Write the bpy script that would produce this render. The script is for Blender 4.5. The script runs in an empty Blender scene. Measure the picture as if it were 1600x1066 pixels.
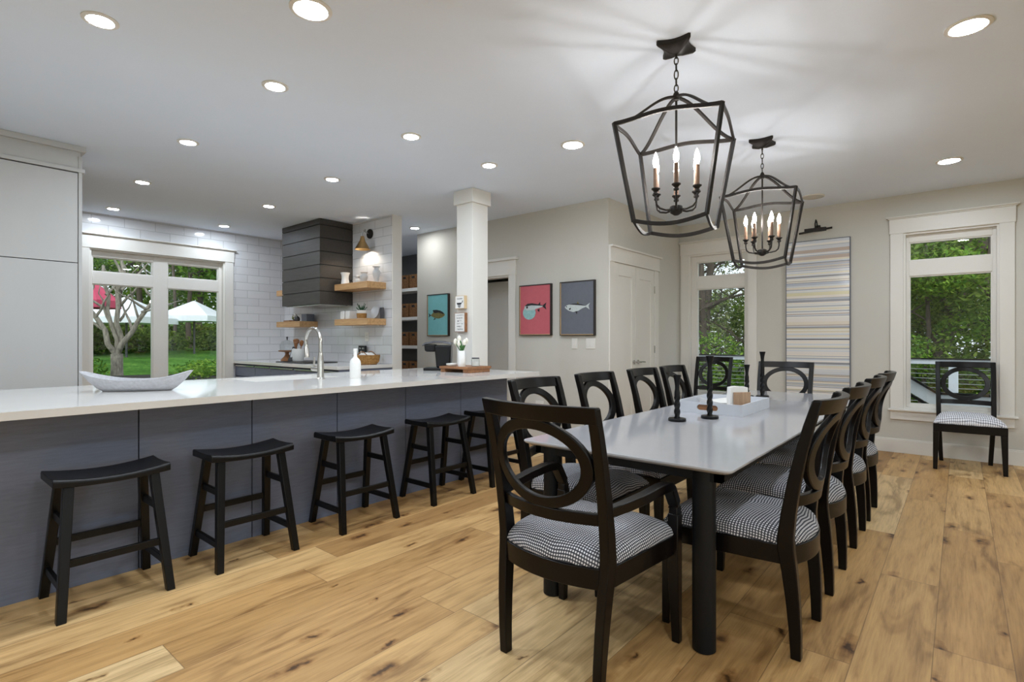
import bpy, bmesh, math, random
import numpy as np
from mathutils import Vector, Matrix
random.seed(7)
PI = math.pi
C = bpy.context.scene.collection
sc = bpy.context.scene
R = math.radians

# ------------------------------------------------------------------ colour / materials
def lin(c):
    return tuple((v/12.92 if v <= 0.04045 else ((v+0.055)/1.055)**2.4) for v in c)
def rgb(r, g, b): return lin((r/255., g/255., b/255.))

class NT:
    """small node-tree helper"""
    def __init__(s, name):
        s.m = bpy.data.materials.new(name); s.m.use_nodes = True
        s.t = s.m.node_tree; s.t.nodes.clear()
        s.out = s.n('ShaderNodeOutputMaterial')
    def n(s, typ, **kw):
        nd = s.t.nodes.new(typ)
        for k, v in kw.items():
            if k.startswith('i_'):
                nd.inputs[k[2:].replace('_', ' ')].default_value = v
            else: setattr(nd, k, v)
        return nd
    def l(s, a, b): s.t.links.new(a, b)
    def math(s, op, a, b=None, c=None):
        nd = s.n('ShaderNodeMath', operation=op)
        for i, v in enumerate((a, b, c)):
            if v is None: continue
            if isinstance(v, (int, float)): nd.inputs[i].default_value = v
            else: s.l(v, nd.inputs[i])
        return nd.outputs[0]
    def mix(s, fac, a, b, blend='MIX'):
        nd = s.n('ShaderNodeMix', data_type='RGBA', blend_type=blend)
        for sock, v in ((nd.inputs['Factor'], fac), (nd.inputs[6], a), (nd.inputs[7], b)):
            if isinstance(v, (int, float)): sock.default_value = v
            elif isinstance(v, tuple): sock.default_value = (*v[:3], 1)
            else: s.l(v, sock)
        return nd.outputs[2]
    def ramp(s, fac, stops, interp='LINEAR'):
        nd = s.n('ShaderNodeValToRGB'); cr = nd.color_ramp; cr.interpolation = interp
        while len(cr.elements) < len(stops): cr.elements.new(0.5)
        for e, (p, c) in zip(cr.elements, stops):
            e.position = p; e.color = (*c[:3], 1)
        s.l(fac, nd.inputs[0]); return nd.outputs[0]
    def coord(s, kind='Object', scale=(1, 1, 1)):
        tc = s.n('ShaderNodeTexCoord'); mp = s.n('ShaderNodeMapping')
        mp.inputs['Scale'].default_value = scale
        s.l(tc.outputs[kind], mp.inputs[0]); return mp.outputs[0]
    def noise(s, vec, scale=5, detail=3, rough=.5, out='Fac'):
        nd = s.n('ShaderNodeTexNoise'); nd.inputs['Scale'].default_value = scale
        nd.inputs['Detail'].default_value = detail; nd.inputs['Roughness'].default_value = rough
        s.l(vec, nd.inputs['Vector']); return nd.outputs[out]
    def bsdf(s, color, rough=.5, metal=0., spec=.5, bump=None, bstr=.1, bdist=.002, coat=0., **kw):
        b = s.n('ShaderNodeBsdfPrincipled')
        if isinstance(color, tuple): b.inputs['Base Color'].default_value = (*color[:3], 1)
        else: s.l(color, b.inputs['Base Color'])
        if isinstance(rough, (int, float)): b.inputs['Roughness'].default_value = rough
        else: s.l(rough, b.inputs['Roughness'])
        b.inputs['Metallic'].default_value = metal
        b.inputs['Specular IOR Level'].default_value = spec
        b.inputs['Coat Weight'].default_value = coat
        for k, v in kw.items(): b.inputs[k.replace('_', ' ')].default_value = v
        if bump is not None:
            bp = s.n('ShaderNodeBump'); bp.inputs['Strength'].default_value = bstr
            bp.inputs['Distance'].default_value = bdist
            s.l(bump, bp.inputs['Height']); s.l(bp.outputs[0], b.inputs['Normal'])
        s.l(b.outputs[0], s.out.inputs['Surface']); return b

def plain(name, col, rough=.5, metal=0., spec=.5, var=.06, scale=6, stretch=(1, 1, 1), bstr=.05, coat=0., **kw):
    t = NT(name); v = t.coord('Object', stretch); nz = t.noise(v, scale, 4, .6)
    dark = tuple(c*(1-var) for c in col); lite = tuple(min(1, c*(1+var)) for c in col)
    colr = t.ramp(nz, [(.3, dark), (.7, lite)])
    t.bsdf(colr, rough, metal, spec, bump=nz, bstr=bstr, coat=coat, **kw)
    return t.m

def emit(name, col, strength):
    t = NT(name); e = t.n('ShaderNodeEmission'); e.inputs[0].default_value = (*col, 1); e.inputs[1].default_value = strength
    t.l(e.outputs[0], t.out.inputs['Surface']); return t.m

M = {}
M['wall'] = plain('wall_paint', rgb(205, 202, 194), .75, spec=.25, var=.012, scale=2)
M['ceiling'] = plain('ceiling_paint', rgb(229, 239, 254), .9, spec=.1, var=.01, scale=2)
M['trim'] = plain('trim_paint', rgb(226, 223, 217), .4, spec=.4, var=.012, scale=3)
M['whitecab'] = plain('cabinet_paint', rgb(198, 197, 196), .45, spec=.4, var=.015, scale=5, stretch=(1, 1, .2))
M['gap'] = plain('painted_gap_shadow', rgb(28, 28, 30), .8)  # near-black colour standing in for shade in seams, slots and openings
M['navy'] = plain('slate_blue_veneer', rgb(110, 117, 136), .5, spec=.4, var=.10, scale=14, stretch=(1, .6, 6), bstr=.03)
M['quartz'] = plain('white_quartz', rgb(226, 224, 221), .05, spec=.8, var=.02, scale=4, bstr=0)
M['black'] = plain('black_lacquer', rgb(9, 9, 10), .36, spec=.3, var=.15, scale=10)
M['espresso'] = plain('espresso_wood', rgb(9, 6, 6), .30, spec=.26, var=.25, scale=14, stretch=(3, 3, .5))
M['iron'] = plain('bronze_iron', rgb(46, 42, 40), .5, metal=.6, var=.2, scale=30)
M['tabletop'] = plain('grey_glazed_top', rgb(176, 176, 180), .10, spec=.6, var=.025, scale=3, bstr=0)
M['tableleg'] = plain('matte_black_metal', rgb(12, 13, 15), .5, spec=.25, var=.1, scale=30)
M['steel'] = plain('brushed_steel', rgb(200, 197, 192), .22, metal=1., var=.05, scale=30, bstr=0)
M['brass'] = plain('aged_brass', rgb(196, 162, 112), .28, metal=1., var=.08, scale=20)
M['white'] = plain('white_ceramic', rgb(232, 231, 228), .3, var=.02, scale=8)
M['whitematte'] = plain('white_paper', rgb(232, 230, 226), .8, var=.03, scale=20)
M['grayglass'] = plain('grey_ceramic', rgb(200, 201, 203), .3, var=.04, scale=12)
M['bowl'] = plain('speckled_stoneware', rgb(180, 180, 185), .65, var=.12, scale=60)
M['candle_sleeve'] = plain('brown_candle_sleeve', rgb(120, 92, 72), .5, var=.2, scale=20)
M['green'] = plain('leaf_green', rgb(58, 110, 46), .45, var=.3, scale=30)
M['darkgreen'] = plain('succulent_green', rgb(34, 74, 44), .45, var=.3, scale=40)
M['petal'] = plain('tulip_petal', rgb(240, 234, 220), .5, var=.05, scale=20)
M['blackplastic'] = plain('black_plastic', rgb(13, 13, 15), .35, spec=.3, var=.1, scale=12)
M['greyplastic'] = plain('grey_plastic', rgb(70, 70, 75), .35, var=.08, scale=12)
M['outdoorwhite'] = plain('white_outdoor_paint', rgb(225, 230, 236), .5, var=.03)
M['deckboard'] = plain('grey_deck_board', rgb(150, 152, 156), .7, var=.08, scale=3, stretch=(8, 1, 1))
M['bark'] = plain('dark_bark', rgb(84, 74, 66), .9, var=.4, scale=8, stretch=(3, 3, .6), bstr=.6)
M['palebark'] = plain('pale_grey_bark', rgb(138, 130, 120), .9, var=.55, scale=9, stretch=(3, 3, .8), bstr=.6)
M['soil'] = plain('dark_mulch', rgb(48, 44, 40), .95, var=.4, scale=9, bstr=.6)
M['red'] = plain('red_reflection_tint', rgb(190, 70, 100), .8, var=.1)
M['canvas'] = plain('white_reflection_tint', rgb(225, 228, 234), .8, var=.03)
M['silver'] = plain('chrome_cable', rgb(200, 204, 205), .35, metal=.8, var=.03)
M['darkshelfroom'] = plain('pantry_dark_grey', rgb(92, 92, 90), .8, var=.03)  # darker grey than the other walls, for the pantry back
M['hallgrey'] = plain('hall_paint', rgb(196, 194, 188), .8, var=.02)
M['lens'] = emit('downlight_glow', (.86, .96, 1.06), 225.)
M['lensB'] = emit('downlight_glow_cool', (.86, .96, 1.06), 215.)
M['bulb'] = emit('candle_bulb_glow', (1.0, .96, .91), 150.)
M['sconcebulb'] = emit('sconce_bulb_glow', (1.0, .90, .74), 260.)

def wood_plain(name, c1, c2, rough=.45, axis=(1, 12, 12), scale=3):
    t = NT(name); v = t.coord('Object', axis); nz = t.noise(v, scale, 6, .65)
    col = t.ramp(nz, [(.3, c1), (.72, c2)])
    t.bsdf(col, rough, bump=nz, bstr=.08); return t.m
M['oak'] = wood_plain('natural_oak', rgb(180, 136, 88), rgb(214, 174, 126))
M['walnut'] = wood_plain('walnut_wood', rgb(112, 72, 44), rgb(160, 110, 70))
M['hoodwood'] = wood_plain('dark_stained_shiplap', rgb(50, 46, 42), rgb(66, 61, 56), .5, (.8, 8, 8), 5)
M['taupewood'] = wood_plain('taupe_oak', rgb(150, 118, 92), rgb(186, 154, 124), .5, (10, 10, 1), 4)

# oak plank floor: planks run along Y, 0.236 wide
def mk_floor():
    t = NT('oak_plank_floor')
    tc = t.n('ShaderNodeTexCoord'); sp = t.n('ShaderNodeSeparateXYZ'); t.l(tc.outputs['Object'], sp.inputs[0])
    x, y = sp.outputs[0], sp.outputs[1]
    u = t.math('DIVIDE', t.math('ADD', x, 10+.229), .236)
    row = t.math('FLOOR', u); fu = t.math('FRACT', u)
    wn = t.n('ShaderNodeTexWhiteNoise', noise_dimensions='1D'); t.l(row, wn.inputs['W'])
    off = t.math('MULTIPLY', wn.outputs['Value'], 2.0)
    vv = t.math('DIVIDE', t.math('ADD', t.math('ADD', y, 20.), off), 1.75)
    col = t.math('FLOOR', vv); fv = t.math('FRACT', vv)
    cid = t.n('ShaderNodeCombineXYZ'); t.l(row, cid.inputs[0]); t.l(col, cid.inputs[1])
    wn2 = t.n('ShaderNodeTexWhiteNoise', noise_dimensions='3D'); t.l(cid.outputs[0], wn2.inputs['Vector'])
    pid = wn2.outputs['Value']
    gv = t.n('ShaderNodeCombineXYZ')
    t.l(t.math('MULTIPLY', x, 1.), gv.inputs[0]); t.l(y, gv.inputs[1]); t.l(t.math('MULTIPLY', pid, 37.), gv.inputs[2])
    m1 = t.n('ShaderNodeMapping'); m1.inputs['Scale'].default_value = (26, 1.6, 1); t.l(gv.outputs[0], m1.inputs[0])
    g1 = t.noise(m1.outputs[0], 1.3, 6, .62)
    m2 = t.n('ShaderNodeMapping'); m2.inputs['Scale'].default_value = (5, .9, 1); t.l(gv.outputs[0], m2.inputs[0])
    nb = t.n('ShaderNodeTexNoise'); nb.inputs['Scale'].default_value = 1.4; nb.inputs['Detail'].default_value = 3
    nb.inputs['Distortion'].default_value = 1.6; t.l(m2.outputs[0], nb.inputs['Vector'])
    m3 = t.n('ShaderNodeMapping'); m3.inputs['Scale'].default_value = (120, 5, 1); t.l(gv.outputs[0], m3.inputs[0])
    g3 = t.noise(m3.outputs[0], 1.5, 2, .5)
    base = t.ramp(pid, [(0., rgb(170, 131, 82)), (.3, rgb(198, 157, 102)), (.7, rgb(212, 173, 117)), (1., rgb(226, 196, 147))])
    shade = t.ramp(g1, [(.28, (.60, .55, .48)), (.42, (.88, .85, .82)), (.54, (.99, .98, .97)), (.8, (1.08, 1.08, 1.08))])
    c = t.mix(1., base, shade, 'MULTIPLY')
    blot = t.ramp(nb.outputs['Fac'], [(.30, (.52, .46, .40)), (.43, (.90, .88, .85)), (.55, (1.0, 1.0, 1.0)), (.75, (1.06, 1.05, 1.04))])
    c = t.mix(.85, c, blot, 'MULTIPLY')
    fine = t.ramp(g3, [(.3, (.84, .82, .79)), (.6, (1.03, 1.03, 1.03))])
    c = t.mix(.7, c, fine, 'MULTIPLY')
    # knots: soft dark spots with a small black eye, plus short cracks
    kv = t.n('ShaderNodeCombineXYZ'); nd = t.n('ShaderNodeTexNoise'); nd.inputs['Scale'].default_value = 16; nd.inputs['Detail'].default_value = 3; t.l(gv.outputs[0], nd.inputs['Vector'])
    ns = t.n('ShaderNodeSeparateColor'); t.l(nd.outputs['Color'], ns.inputs[0])
    t.l(t.math('ADD', t.math('MULTIPLY', x, 2.9), t.math('MULTIPLY', ns.outputs[0], .22)), kv.inputs[0])
    t.l(t.math('ADD', t.math('ADD', t.math('MULTIPLY', y, 1.25), t.math('MULTIPLY', pid, 61.)), t.math('MULTIPLY', ns.outputs[1], .22)), kv.inputs[1])
    vo = t.n('ShaderNodeTexVoronoi', voronoi_dimensions='2D'); vo.inputs['Scale'].default_value = 1.55; t.l(kv.outputs[0], vo.inputs['Vector'])
    wsel = t.n('ShaderNodeSeparateColor'); t.l(vo.outputs['Color'], wsel.inputs[0])
    size = t.math('MULTIPLY', t.math('GREATER_THAN', wsel.outputs[0], .25), t.math('ADD', t.math('MULTIPLY', wsel.outputs[1], .20), .06))
    kn = t.math('DIVIDE', vo.outputs['Distance'], t.math('MAXIMUM', size, .0005))
    knm = t.ramp(kn, [(.16, (.13, .09, .06)), (.34, (.48, .39, .31)), (.62, (.80, .74, .67)), (1.0, (1, 1, 1))])
    c = t.mix(.95, c, knm, 'MULTIPLY')
    m4 = t.n('ShaderNodeMapping'); m4.inputs['Scale'].default_value = (34, 2.1, 1); t.l(gv.outputs[0], m4.inputs[0])
    g4 = t.noise(m4.outputs[0], 1.7, 3, .55)
    crack = t.ramp(g4, [(.27, (.36, .29, .22)), (.33, (.85, .82, .78)), (.36, (1, 1, 1))])
    c = t.mix(.38, c, crack, 'MULTIPLY')
    # seams
    e1 = t.math('LESS_THAN', t.math('MINIMUM', fu, t.math('SUBTRACT', 1., fu)), .0075)
    e2 = t.math('LESS_THAN', t.math('MINIMUM', fv, t.math('SUBTRACT', 1., fv)), .0010)
    seam = t.math('MAXIMUM', e1, e2)
    c = t.mix(t.math('MULTIPLY', seam, .55), c, rgb(92, 66, 42))
    hgt = t.math('SUBTRACT', t.math('MULTIPLY', g1, .3), seam)
    rr = t.math('ADD', .38, t.math('MULTIPLY', g1, .2))
    t.bsdf(c, rr, spec=.4, bump=hgt, bstr=.12, bdist=.003)
    return t.m
M['floor'] = mk_floor()

def mk_tile(name, axis):
    """white bevelled subway tile; axis = 0 for a wall running along X, 1 along Y"""
    t = NT(name); tc = t.n('ShaderNodeTexCoord'); sp = t.n('ShaderNodeSeparateXYZ'); t.l(tc.outputs['Object'], sp.inputs[0])
    cb = t.n('ShaderNodeCombineXYZ'); t.l(sp.outputs[axis], cb.inputs[0]); t.l(sp.outputs[2], cb.inputs[1])
    br = t.n('ShaderNodeTexBrick'); t.l(cb.outputs[0], br.inputs['Vector'])
    br.inputs['Scale'].default_value = 1.; br.inputs['Brick Width'].default_value = .34; br.inputs['Row Height'].default_value = .115
    br.inputs['Mortar Size'].default_value = .0045; br.inputs['Mortar Smooth'].default_value = .6
    br.inputs['Color1'].default_value = (*rgb(222, 222, 224), 1); br.inputs['Color2'].default_value = (*rgb(214, 214, 217), 1)
    br.inputs['Mortar'].default_value = (*rgb(186, 186, 188), 1)
    nz = t.noise(cb.outputs[0], 5, 2)
    h = t.math('ADD', t.math('MULTIPLY', t.math('SUBTRACT', 1., br.outputs['Fac']), 1.), t.math('MULTIPLY', nz, .25))
    t.bsdf(br.outputs['Color'], .10, spec=.55, bump=h, bstr=.55, bdist=.004); return t.m
M['tileX'] = mk_tile('white_subway_tile', 0); M['tileY'] = mk_tile('white_subway_tile_side', 1)

def mk_fabric(name, ground, dot, pu=.0098, pv=.0112, wav=.006, fill_u=.31, fill_v=.29):
    t = NT(name); tc = t.n('ShaderNodeTexCoord'); sp = t.n('ShaderNodeSeparateXYZ'); t.l(tc.outputs['UV'], sp.inputs[0])
    u, v = sp.outputs[0], sp.outputs[1]
    nz = t.noise(t.coord('UV', (1, 1, 1)), 7., 1)
    nz2 = t.noise(t.coord('UV', (1, 1, 1)), 11., 1)
    v2 = t.math('ADD', v, t.math('MULTIPLY', t.math('SUBTRACT', nz, .5), wav*6))
    u2 = t.math('ADD', u, t.math('MULTIPLY', t.math('SUBTRACT', nz2, .5), wav*1.5))
    rowf = t.math('FLOOR', t.math('DIVIDE', v2, pv))
    fu = t.math('ABSOLUTE', t.math('SUBTRACT', t.math('FRACT', t.math('DIVIDE', u2, pu)), .5))
    fv = t.math('ABSOLUTE', t.math('SUBTRACT', t.math('FRACT', t.math('DIVIDE', v2, pv)), .5))
    d = t.math('ADD', t.math('POWER', t.math('DIVIDE', fu, fill_u), 3.), t.math('POWER', t.math('DIVIDE', fv, fill_v), 3.))
    mask = t.math('LESS_THAN', d, 1.)
    weave = t.noise(t.coord('UV', (300, 300, 1)), 3, 2)
    c = t.mix(mask, ground, dot)
    t.bsdf(c, .9, spec=.15, bump=weave, bstr=.15, bdist=.001); return t.m
M['fabric'] = mk_fabric('dotted_charcoal_fabric', rgb(74, 75, 82), rgb(226, 226, 230))
M['fabriclight'] = mk_fabric('dashed_grey_fabric', rgb(112, 114, 122), rgb(226, 226, 232), pu=.016, pv=.034, wav=.012, fill_u=.40, fill_v=.43)

def mk_stripes():
    t = NT('striped_painting'); tc = t.n('ShaderNodeTexCoord'); sp = t.n('ShaderNodeSeparateXYZ'); t.l(tc.outputs['Object'], sp.inputs[0])
    z = sp.outputs[2]
    def wn(scale, seed):
        w = t.n('ShaderNodeTexWhiteNoise', noise_dimensions='1D')
        t.l(t.math('ADD', t.math('FLOOR', t.math('MULTIPLY', z, scale)), seed), w.inputs['W']); return w.outputs['Value']
    a, b, c_ = wn(26., 3.), wn(67., 91.), wn(41., 307.)
    pal = [(0., rgb(222, 212, 196)), (.16, rgb(206, 194, 160)), (.24, rgb(186, 168, 154)), (.32, rgb(206, 208, 212)), (.46, rgb(228, 220, 208)),
           (.58, rgb(150, 150, 156)), (.66, rgb(218, 210, 174)), (.76, rgb(176, 182, 194)), (.86, rgb(224, 218, 212)), (.95, rgb(128, 122, 122))]
    c1 = t.ramp(a, pal, 'CONSTANT')
    pal2 = [(0., rgb(226, 222, 214)), (.2, rgb(174, 178, 186)), (.35, rgb(222, 214, 190)), (.47, rgb(230, 226, 222)), (.66, rgb(190, 178, 168)), (.74, rgb(206, 210, 216)), (.93, rgb(96, 92, 96))]
    c2 = t.ramp(b, pal2, 'CONSTANT')
    col = t.mix(t.math('GREATER_THAN', c_, .42), c1, c2)
    line = t.math('GREATER_THAN', wn(150., 11.), .93)
    col = t.mix(t.math('MULTIPLY', line, .7), col, rgb(84, 80, 82))
    n = t.noise(t.coord('Object', (2, 2, 60)), 3, 2)
    t.bsdf(col, .22, spec=.5, bump=n, bstr=.05); return t.m
M['stripes'] = mk_stripes()

def mk_glass(name, tint=(1, 1, 1), rough=0., ior=1.45):
    t = NT(name); tr = t.n('ShaderNodeBsdfTransparent'); tr.inputs[0].default_value = (*tint, 1)
    g = t.n('ShaderNodeBsdfGlossy'); g.inputs['Roughness'].default_value = rough
    lw = t.n('ShaderNodeLayerWeight'); lw.inputs['Blend'].default_value = .5
    f0 = ((ior-1)/(ior+1))**2
    fac = t.math('ADD', f0, t.math('MULTIPLY', t.math('POWER', lw.outputs['Facing'], 5.), 1-f0))
    nz = t.noise(t.coord('Object'), 1.5, 1)
    bp = t.n('ShaderNodeBump'); bp.inputs['Strength'].default_value = .01; t.l(nz, bp.inputs['Height']); t.l(bp.outputs[0], g.inputs['Normal'])
    mx = t.n('ShaderNodeMixShader'); t.l(fac, mx.inputs[0]); t.l(tr.outputs[0], mx.inputs[1]); t.l(g.outputs[0], mx.inputs[2])
    t.l(mx.outputs[0], t.out.inputs['Surface']); return t.m
M['glass'] = mk_glass('window_glass', (.96, .98, .97), ior=1.5)
M['clearglass'] = mk_glass('clear_glass', (.90, .92, .92))

def mk_leaf(name, stops, scale=.9):
    t = NT(name); v = t.coord('Object'); n1 = t.noise(v, scale, 3, .6)
    geo = t.n('ShaderNodeNewGeometry')
    f = t.math('ADD', t.math('MULTIPLY', n1, .62), t.math('MULTIPLY', geo.outputs['Random Per Island'], .40))
    c = t.ramp(f, stops)
    d = t.n('ShaderNodeBsdfDiffuse'); tl = t.n('ShaderNodeBsdfTranslucent'); t.l(c, d.inputs[0]); t.l(c, tl.inputs[0])
    mx = t.n('ShaderNodeMixShader'); mx.inputs[0].default_value = .35
    t.l(d.outputs[0], mx.inputs[1]); t.l(tl.outputs[0], mx.inputs[2]); t.l(mx.outputs[0], t.out.inputs['Surface']); return t.m
M['leafA'] = mk_leaf('woodland_leaf', [(.3, rgb(58, 78, 40)), (.5, rgb(96, 124, 56)), (.72, rgb(142, 164, 76))])
M['leafB'] = mk_leaf('bright_leaf', [(.3, rgb(70, 106, 46)), (.5, rgb(110, 150, 60)), (.75, rgb(160, 188, 80))])
M['leafC'] = mk_leaf('olive_leaf', [(.3, rgb(70, 80, 50)), (.5, rgb(104, 118, 76)), (.75, rgb(150, 156, 108))])
def mk_grass():
    t = NT('lawn_grass'); v = t.coord('Object'); n1 = t.noise(v, 1.1, 5, .7); n2 = t.noise(v, 9, 4, .75)
    f = t.math('ADD', t.math('MULTIPLY', n1, .5), t.math('MULTIPLY', n2, .5))
    c = t.ramp(f, [(.32, rgb(44, 72, 32)), (.5, rgb(78, 122, 50)), (.68, rgb(122, 164, 74))])
    t.bsdf(c, .95, spec=.1, bump=n2, bstr=.8, bdist=.05); return t.m
M['grass'] = mk_grass()
def mk_basket():
    t = NT('woven_seagrass'); v = t.coord('Object', (1, 1, 1))
    w = t.n('ShaderNodeTexWave'); w.inputs['Scale'].default_value = 26; w.inputs['Distortion'].default_value = 2.5; w.bands_direction = 'Z'
    t.l(v, w.inputs['Vector']); n = t.noise(v, 40, 2)
    f = t.math('MULTIPLY', t.math('ADD', w.outputs['Fac'], n), .5)
    c = t.ramp(f, [(.25, rgb(74, 48, 30)), (.6, rgb(134, 92, 58)), (.8, rgb(176, 134, 92))])
    t.bsdf(c, .8, spec=.2, bump=f, bstr=.8, bdist=.006); return t.m
M['basket'] = mk_basket()
def mk_basket2():
    t = NT('golden_wicker'); v = t.coord('Object')
    w = t.n('ShaderNodeTexWave'); w.inputs['Scale'].default_value = 30; w.inputs['Distortion'].default_value = 3; w.bands_direction = 'Z'
    t.l(v, w.inputs['Vector']); n = t.noise(v, 50, 2)
    f = t.math('MULTIPLY', t.math('ADD', w.outputs['Fac'], n), .5)
    c = t.ramp(f, [(.25, rgb(120, 82, 40)), (.6, rgb(178, 130, 74)), (.8, rgb(208, 166, 108))])
    t.bsdf(c, .8, spec=.2, bump=f, bstr=.8, bdist=.006); return t.m
M['wicker'] = mk_basket2()
M['bassbody'] = plain('olive_fish_ink', rgb(118, 112, 66), .6, var=.5, scale=60)
M['inkdark'] = plain('dark_ink', rgb(34, 36, 40), .6, var=.2, scale=60)
M['inkpale'] = plain('pale_fish_ink', rgb(196, 204, 204), .6, var=.12, scale=60)
M['inkaqua'] = plain('aqua_fish_ink', rgb(150, 192, 192), .6, var=.15, scale=40)
M['inkgrey'] = plain('grey_text_ink', rgb(96, 94, 98), .7, var=.1, scale=60)
M['tealpaper'] = plain('teal_print_paper', rgb(124, 192, 196), .6, var=.03, scale=20)
M['pinkpaper'] = plain('rose_print_paper', rgb(196, 96, 106), .6, var=.03, scale=20)
M['greypaper'] = plain('slate_print_paper', rgb(104, 108, 118), .6, var=.04, scale=20)
M['traypaint'] = plain('pale_grey_tray_paint', rgb(204, 207, 214), .4, var=.02, scale=10)
M['pictureframe'] = plain('dark_picture_frame', rgb(36, 28, 26), .4, var=.1, scale=10)
M['goldedge'] = plain('gilt_frame_edge', rgb(190, 160, 120), .45, var=.08, scale=10)
M['signwood'] = wood_plain('pale_sign_wood', rgb(186, 160, 122), rgb(214, 190, 152), .6, (12, 12, 1), 3)

# ------------------------------------------------------------------ mesh builder
class MB:
    def __init__(s): s.v = []; s.f = []; s.mi = []; s.uv = None
    def add(s, vs, fs, m=0):
        o = len(s.v); s.v += [tuple(p) for p in vs]
        for f in fs: s.f.append(tuple(i+o for i in f)); s.mi.append(m)
        return s
    def box(s, x0, x1, y0, y1, z0, z1, m=0):
        x0, x1 = min(x0, x1), max(x0, x1); y0, y1 = min(y0, y1), max(y0, y1); z0, z1 = min(z0, z1), max(z0, z1)
        return s.hexa([(x0, y0, z0), (x1, y0, z0), (x1, y1, z0), (x0, y1, z0), (x0, y0, z1), (x1, y0, z1), (x1, y1, z1), (x0, y1, z1)], m)
    def hexa(s, p, m=0):
        return s.add(p, [(0, 3, 2, 1), (4, 5, 6, 7), (0, 1, 5, 4), (1, 2, 6, 5), (2, 3, 7, 6), (3, 0, 4, 7)], m)
    def loops(s, L, closed=False, caps=True, m=0):
        """loft a list of equal-length vertex loops"""
        n = len(L[0]); vs = [p for l in L for p in l]; fs = []
        K = len(L)
        for k in range(K if closed else K-1):
            a = k*n; b = ((k+1) % K)*n
            for i in range(n):
                j = (i+1) % n; fs.append((a+i, a+j, b+j, b+i))
        if caps and not closed:
            fs.append(tuple(range(n-1, -1, -1))); fs.append(tuple((K-1)*n+i for i in range(n)))
        return s.add(vs, fs, m)
    def lathe(s, prof, c=(0, 0, 0), seg=24, m=0, caps=True):
        L = []
        for r, z in prof:
            L.append([(c[0]+r*math.cos(2*PI*i/seg), c[1]+r*math.sin(2*PI*i/seg), c[2]+z) for i in range(seg)])
        return s.loops(L, False, caps, m)
    def tube(s, path, r, seg=8, closed=False, m=0, flat=None):
        P = [Vector(p) for p in path]; n = len(P); L = []
        rad = r if isinstance(r, (list, tuple)) else [r]*n
        up0 = None
        for i in range(n):
            if closed: t = P[(i+1) % n]-P[i-1]
            else: t = P[min(i+1, n-1)]-P[max(i-1, 0)]
            t.normalize()
            if up0 is None:
                up0 = Vector((0, 0, 1)) if abs(t.z) < .9 else Vector((1, 0, 0))
            u = up0-t*up0.dot(t); u.normalize(); w = t.cross(u); up0 = u
            ra = rad[i]; rb = rad[i]
            if flat: ra, rb = flat
            L.append([tuple(P[i]+u*(ra*math.cos(2*PI*k/seg))+w*(rb*math.sin(2*PI*k/seg))) for k in range(seg)])
        return s.loops(L, closed, True, m)
    def bar(s, path, wu, wv, up=None, closed=False, m=0):
        """rectangular bar along a path; wu along 'up', wv sideways"""
        P = [Vector(p) for p in path]; n = len(P); L = []
        for i in range(n):
            if closed: t = P[(i+1) % n]-P[i-1]
            else: t = P[min(i+1, n-1)]-P[max(i-1, 0)]
            t.normalize()
            u0 = Vector(up) if up is not None else (Vector((0, 0, 1)) if abs(t.z) < .9 else Vector((1, 0, 0)))
            u = u0-t*u0.dot(t); u.normalize(); w = t.cross(u)
            a = wu[i] if isinstance(wu, (list, tuple)) else wu; b = wv[i] if isinstance(wv, (list, tuple)) else wv
            L.append([tuple(P[i]+u*(a/2)*sa+w*(b/2)*sb) for sa, sb in ((1, 1), (1, -1), (-1, -1), (-1, 1))])
        return s.loops(L, closed, True, m)
    def prism(s, poly, a, b, axis=2, m=0):
        """extrude 2-D polygon from a to b along axis"""
        def P(p, h):
            if axis == 2: return (p[0], p[1], h)
            if axis == 1: return (p[0], h, p[1])
            return (h, p[0], p[1])
        return s.loops([[P(p, a) for p in poly], [P(p, b) for p in poly]], False, True, m)
    def build(s, name, mats, parent=None, bevel=0., seg=2, smooth=True, ang=35, loc=None):
        me = bpy.data.meshes.new(name); me.from_pydata(s.v, [], s.f)
        if not isinstance(mats, (list, tuple)): mats = [mats]
        for m in mats: me.materials.append(M[m] if isinstance(m, str) else m)
        if any(s.mi): me.polygons.foreach_set('material_index', s.mi)
        bm = bmesh.new(); bm.from_mesh(me); bmesh.ops.recalc_face_normals(bm, faces=bm.faces); bm.to_mesh(me); bm.free()
        if s.uv is not None:
            ul = me.uv_layers.new(name='UVMap')
            for lp in me.loops: ul.data[lp.index].uv = s.uv[lp.vertex_index]
        if smooth:
            me.polygons.foreach_set('use_smooth', [True]*len(me.polygons)); me.set_sharp_from_angle(angle=R(ang))
        me.update()
        o = bpy.data.objects.new(name, me); C.objects.link(o)
        if parent is not None: o.parent = parent
        if loc: o.location = loc
        if bevel > 0:
            md = o.modifiers.new('bevel', 'BEVEL'); md.width = bevel; md.segments = seg; md.limit_method = 'ANGLE'; md.angle_limit = R(40)
            md.harden_normals = False
        return o

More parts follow.
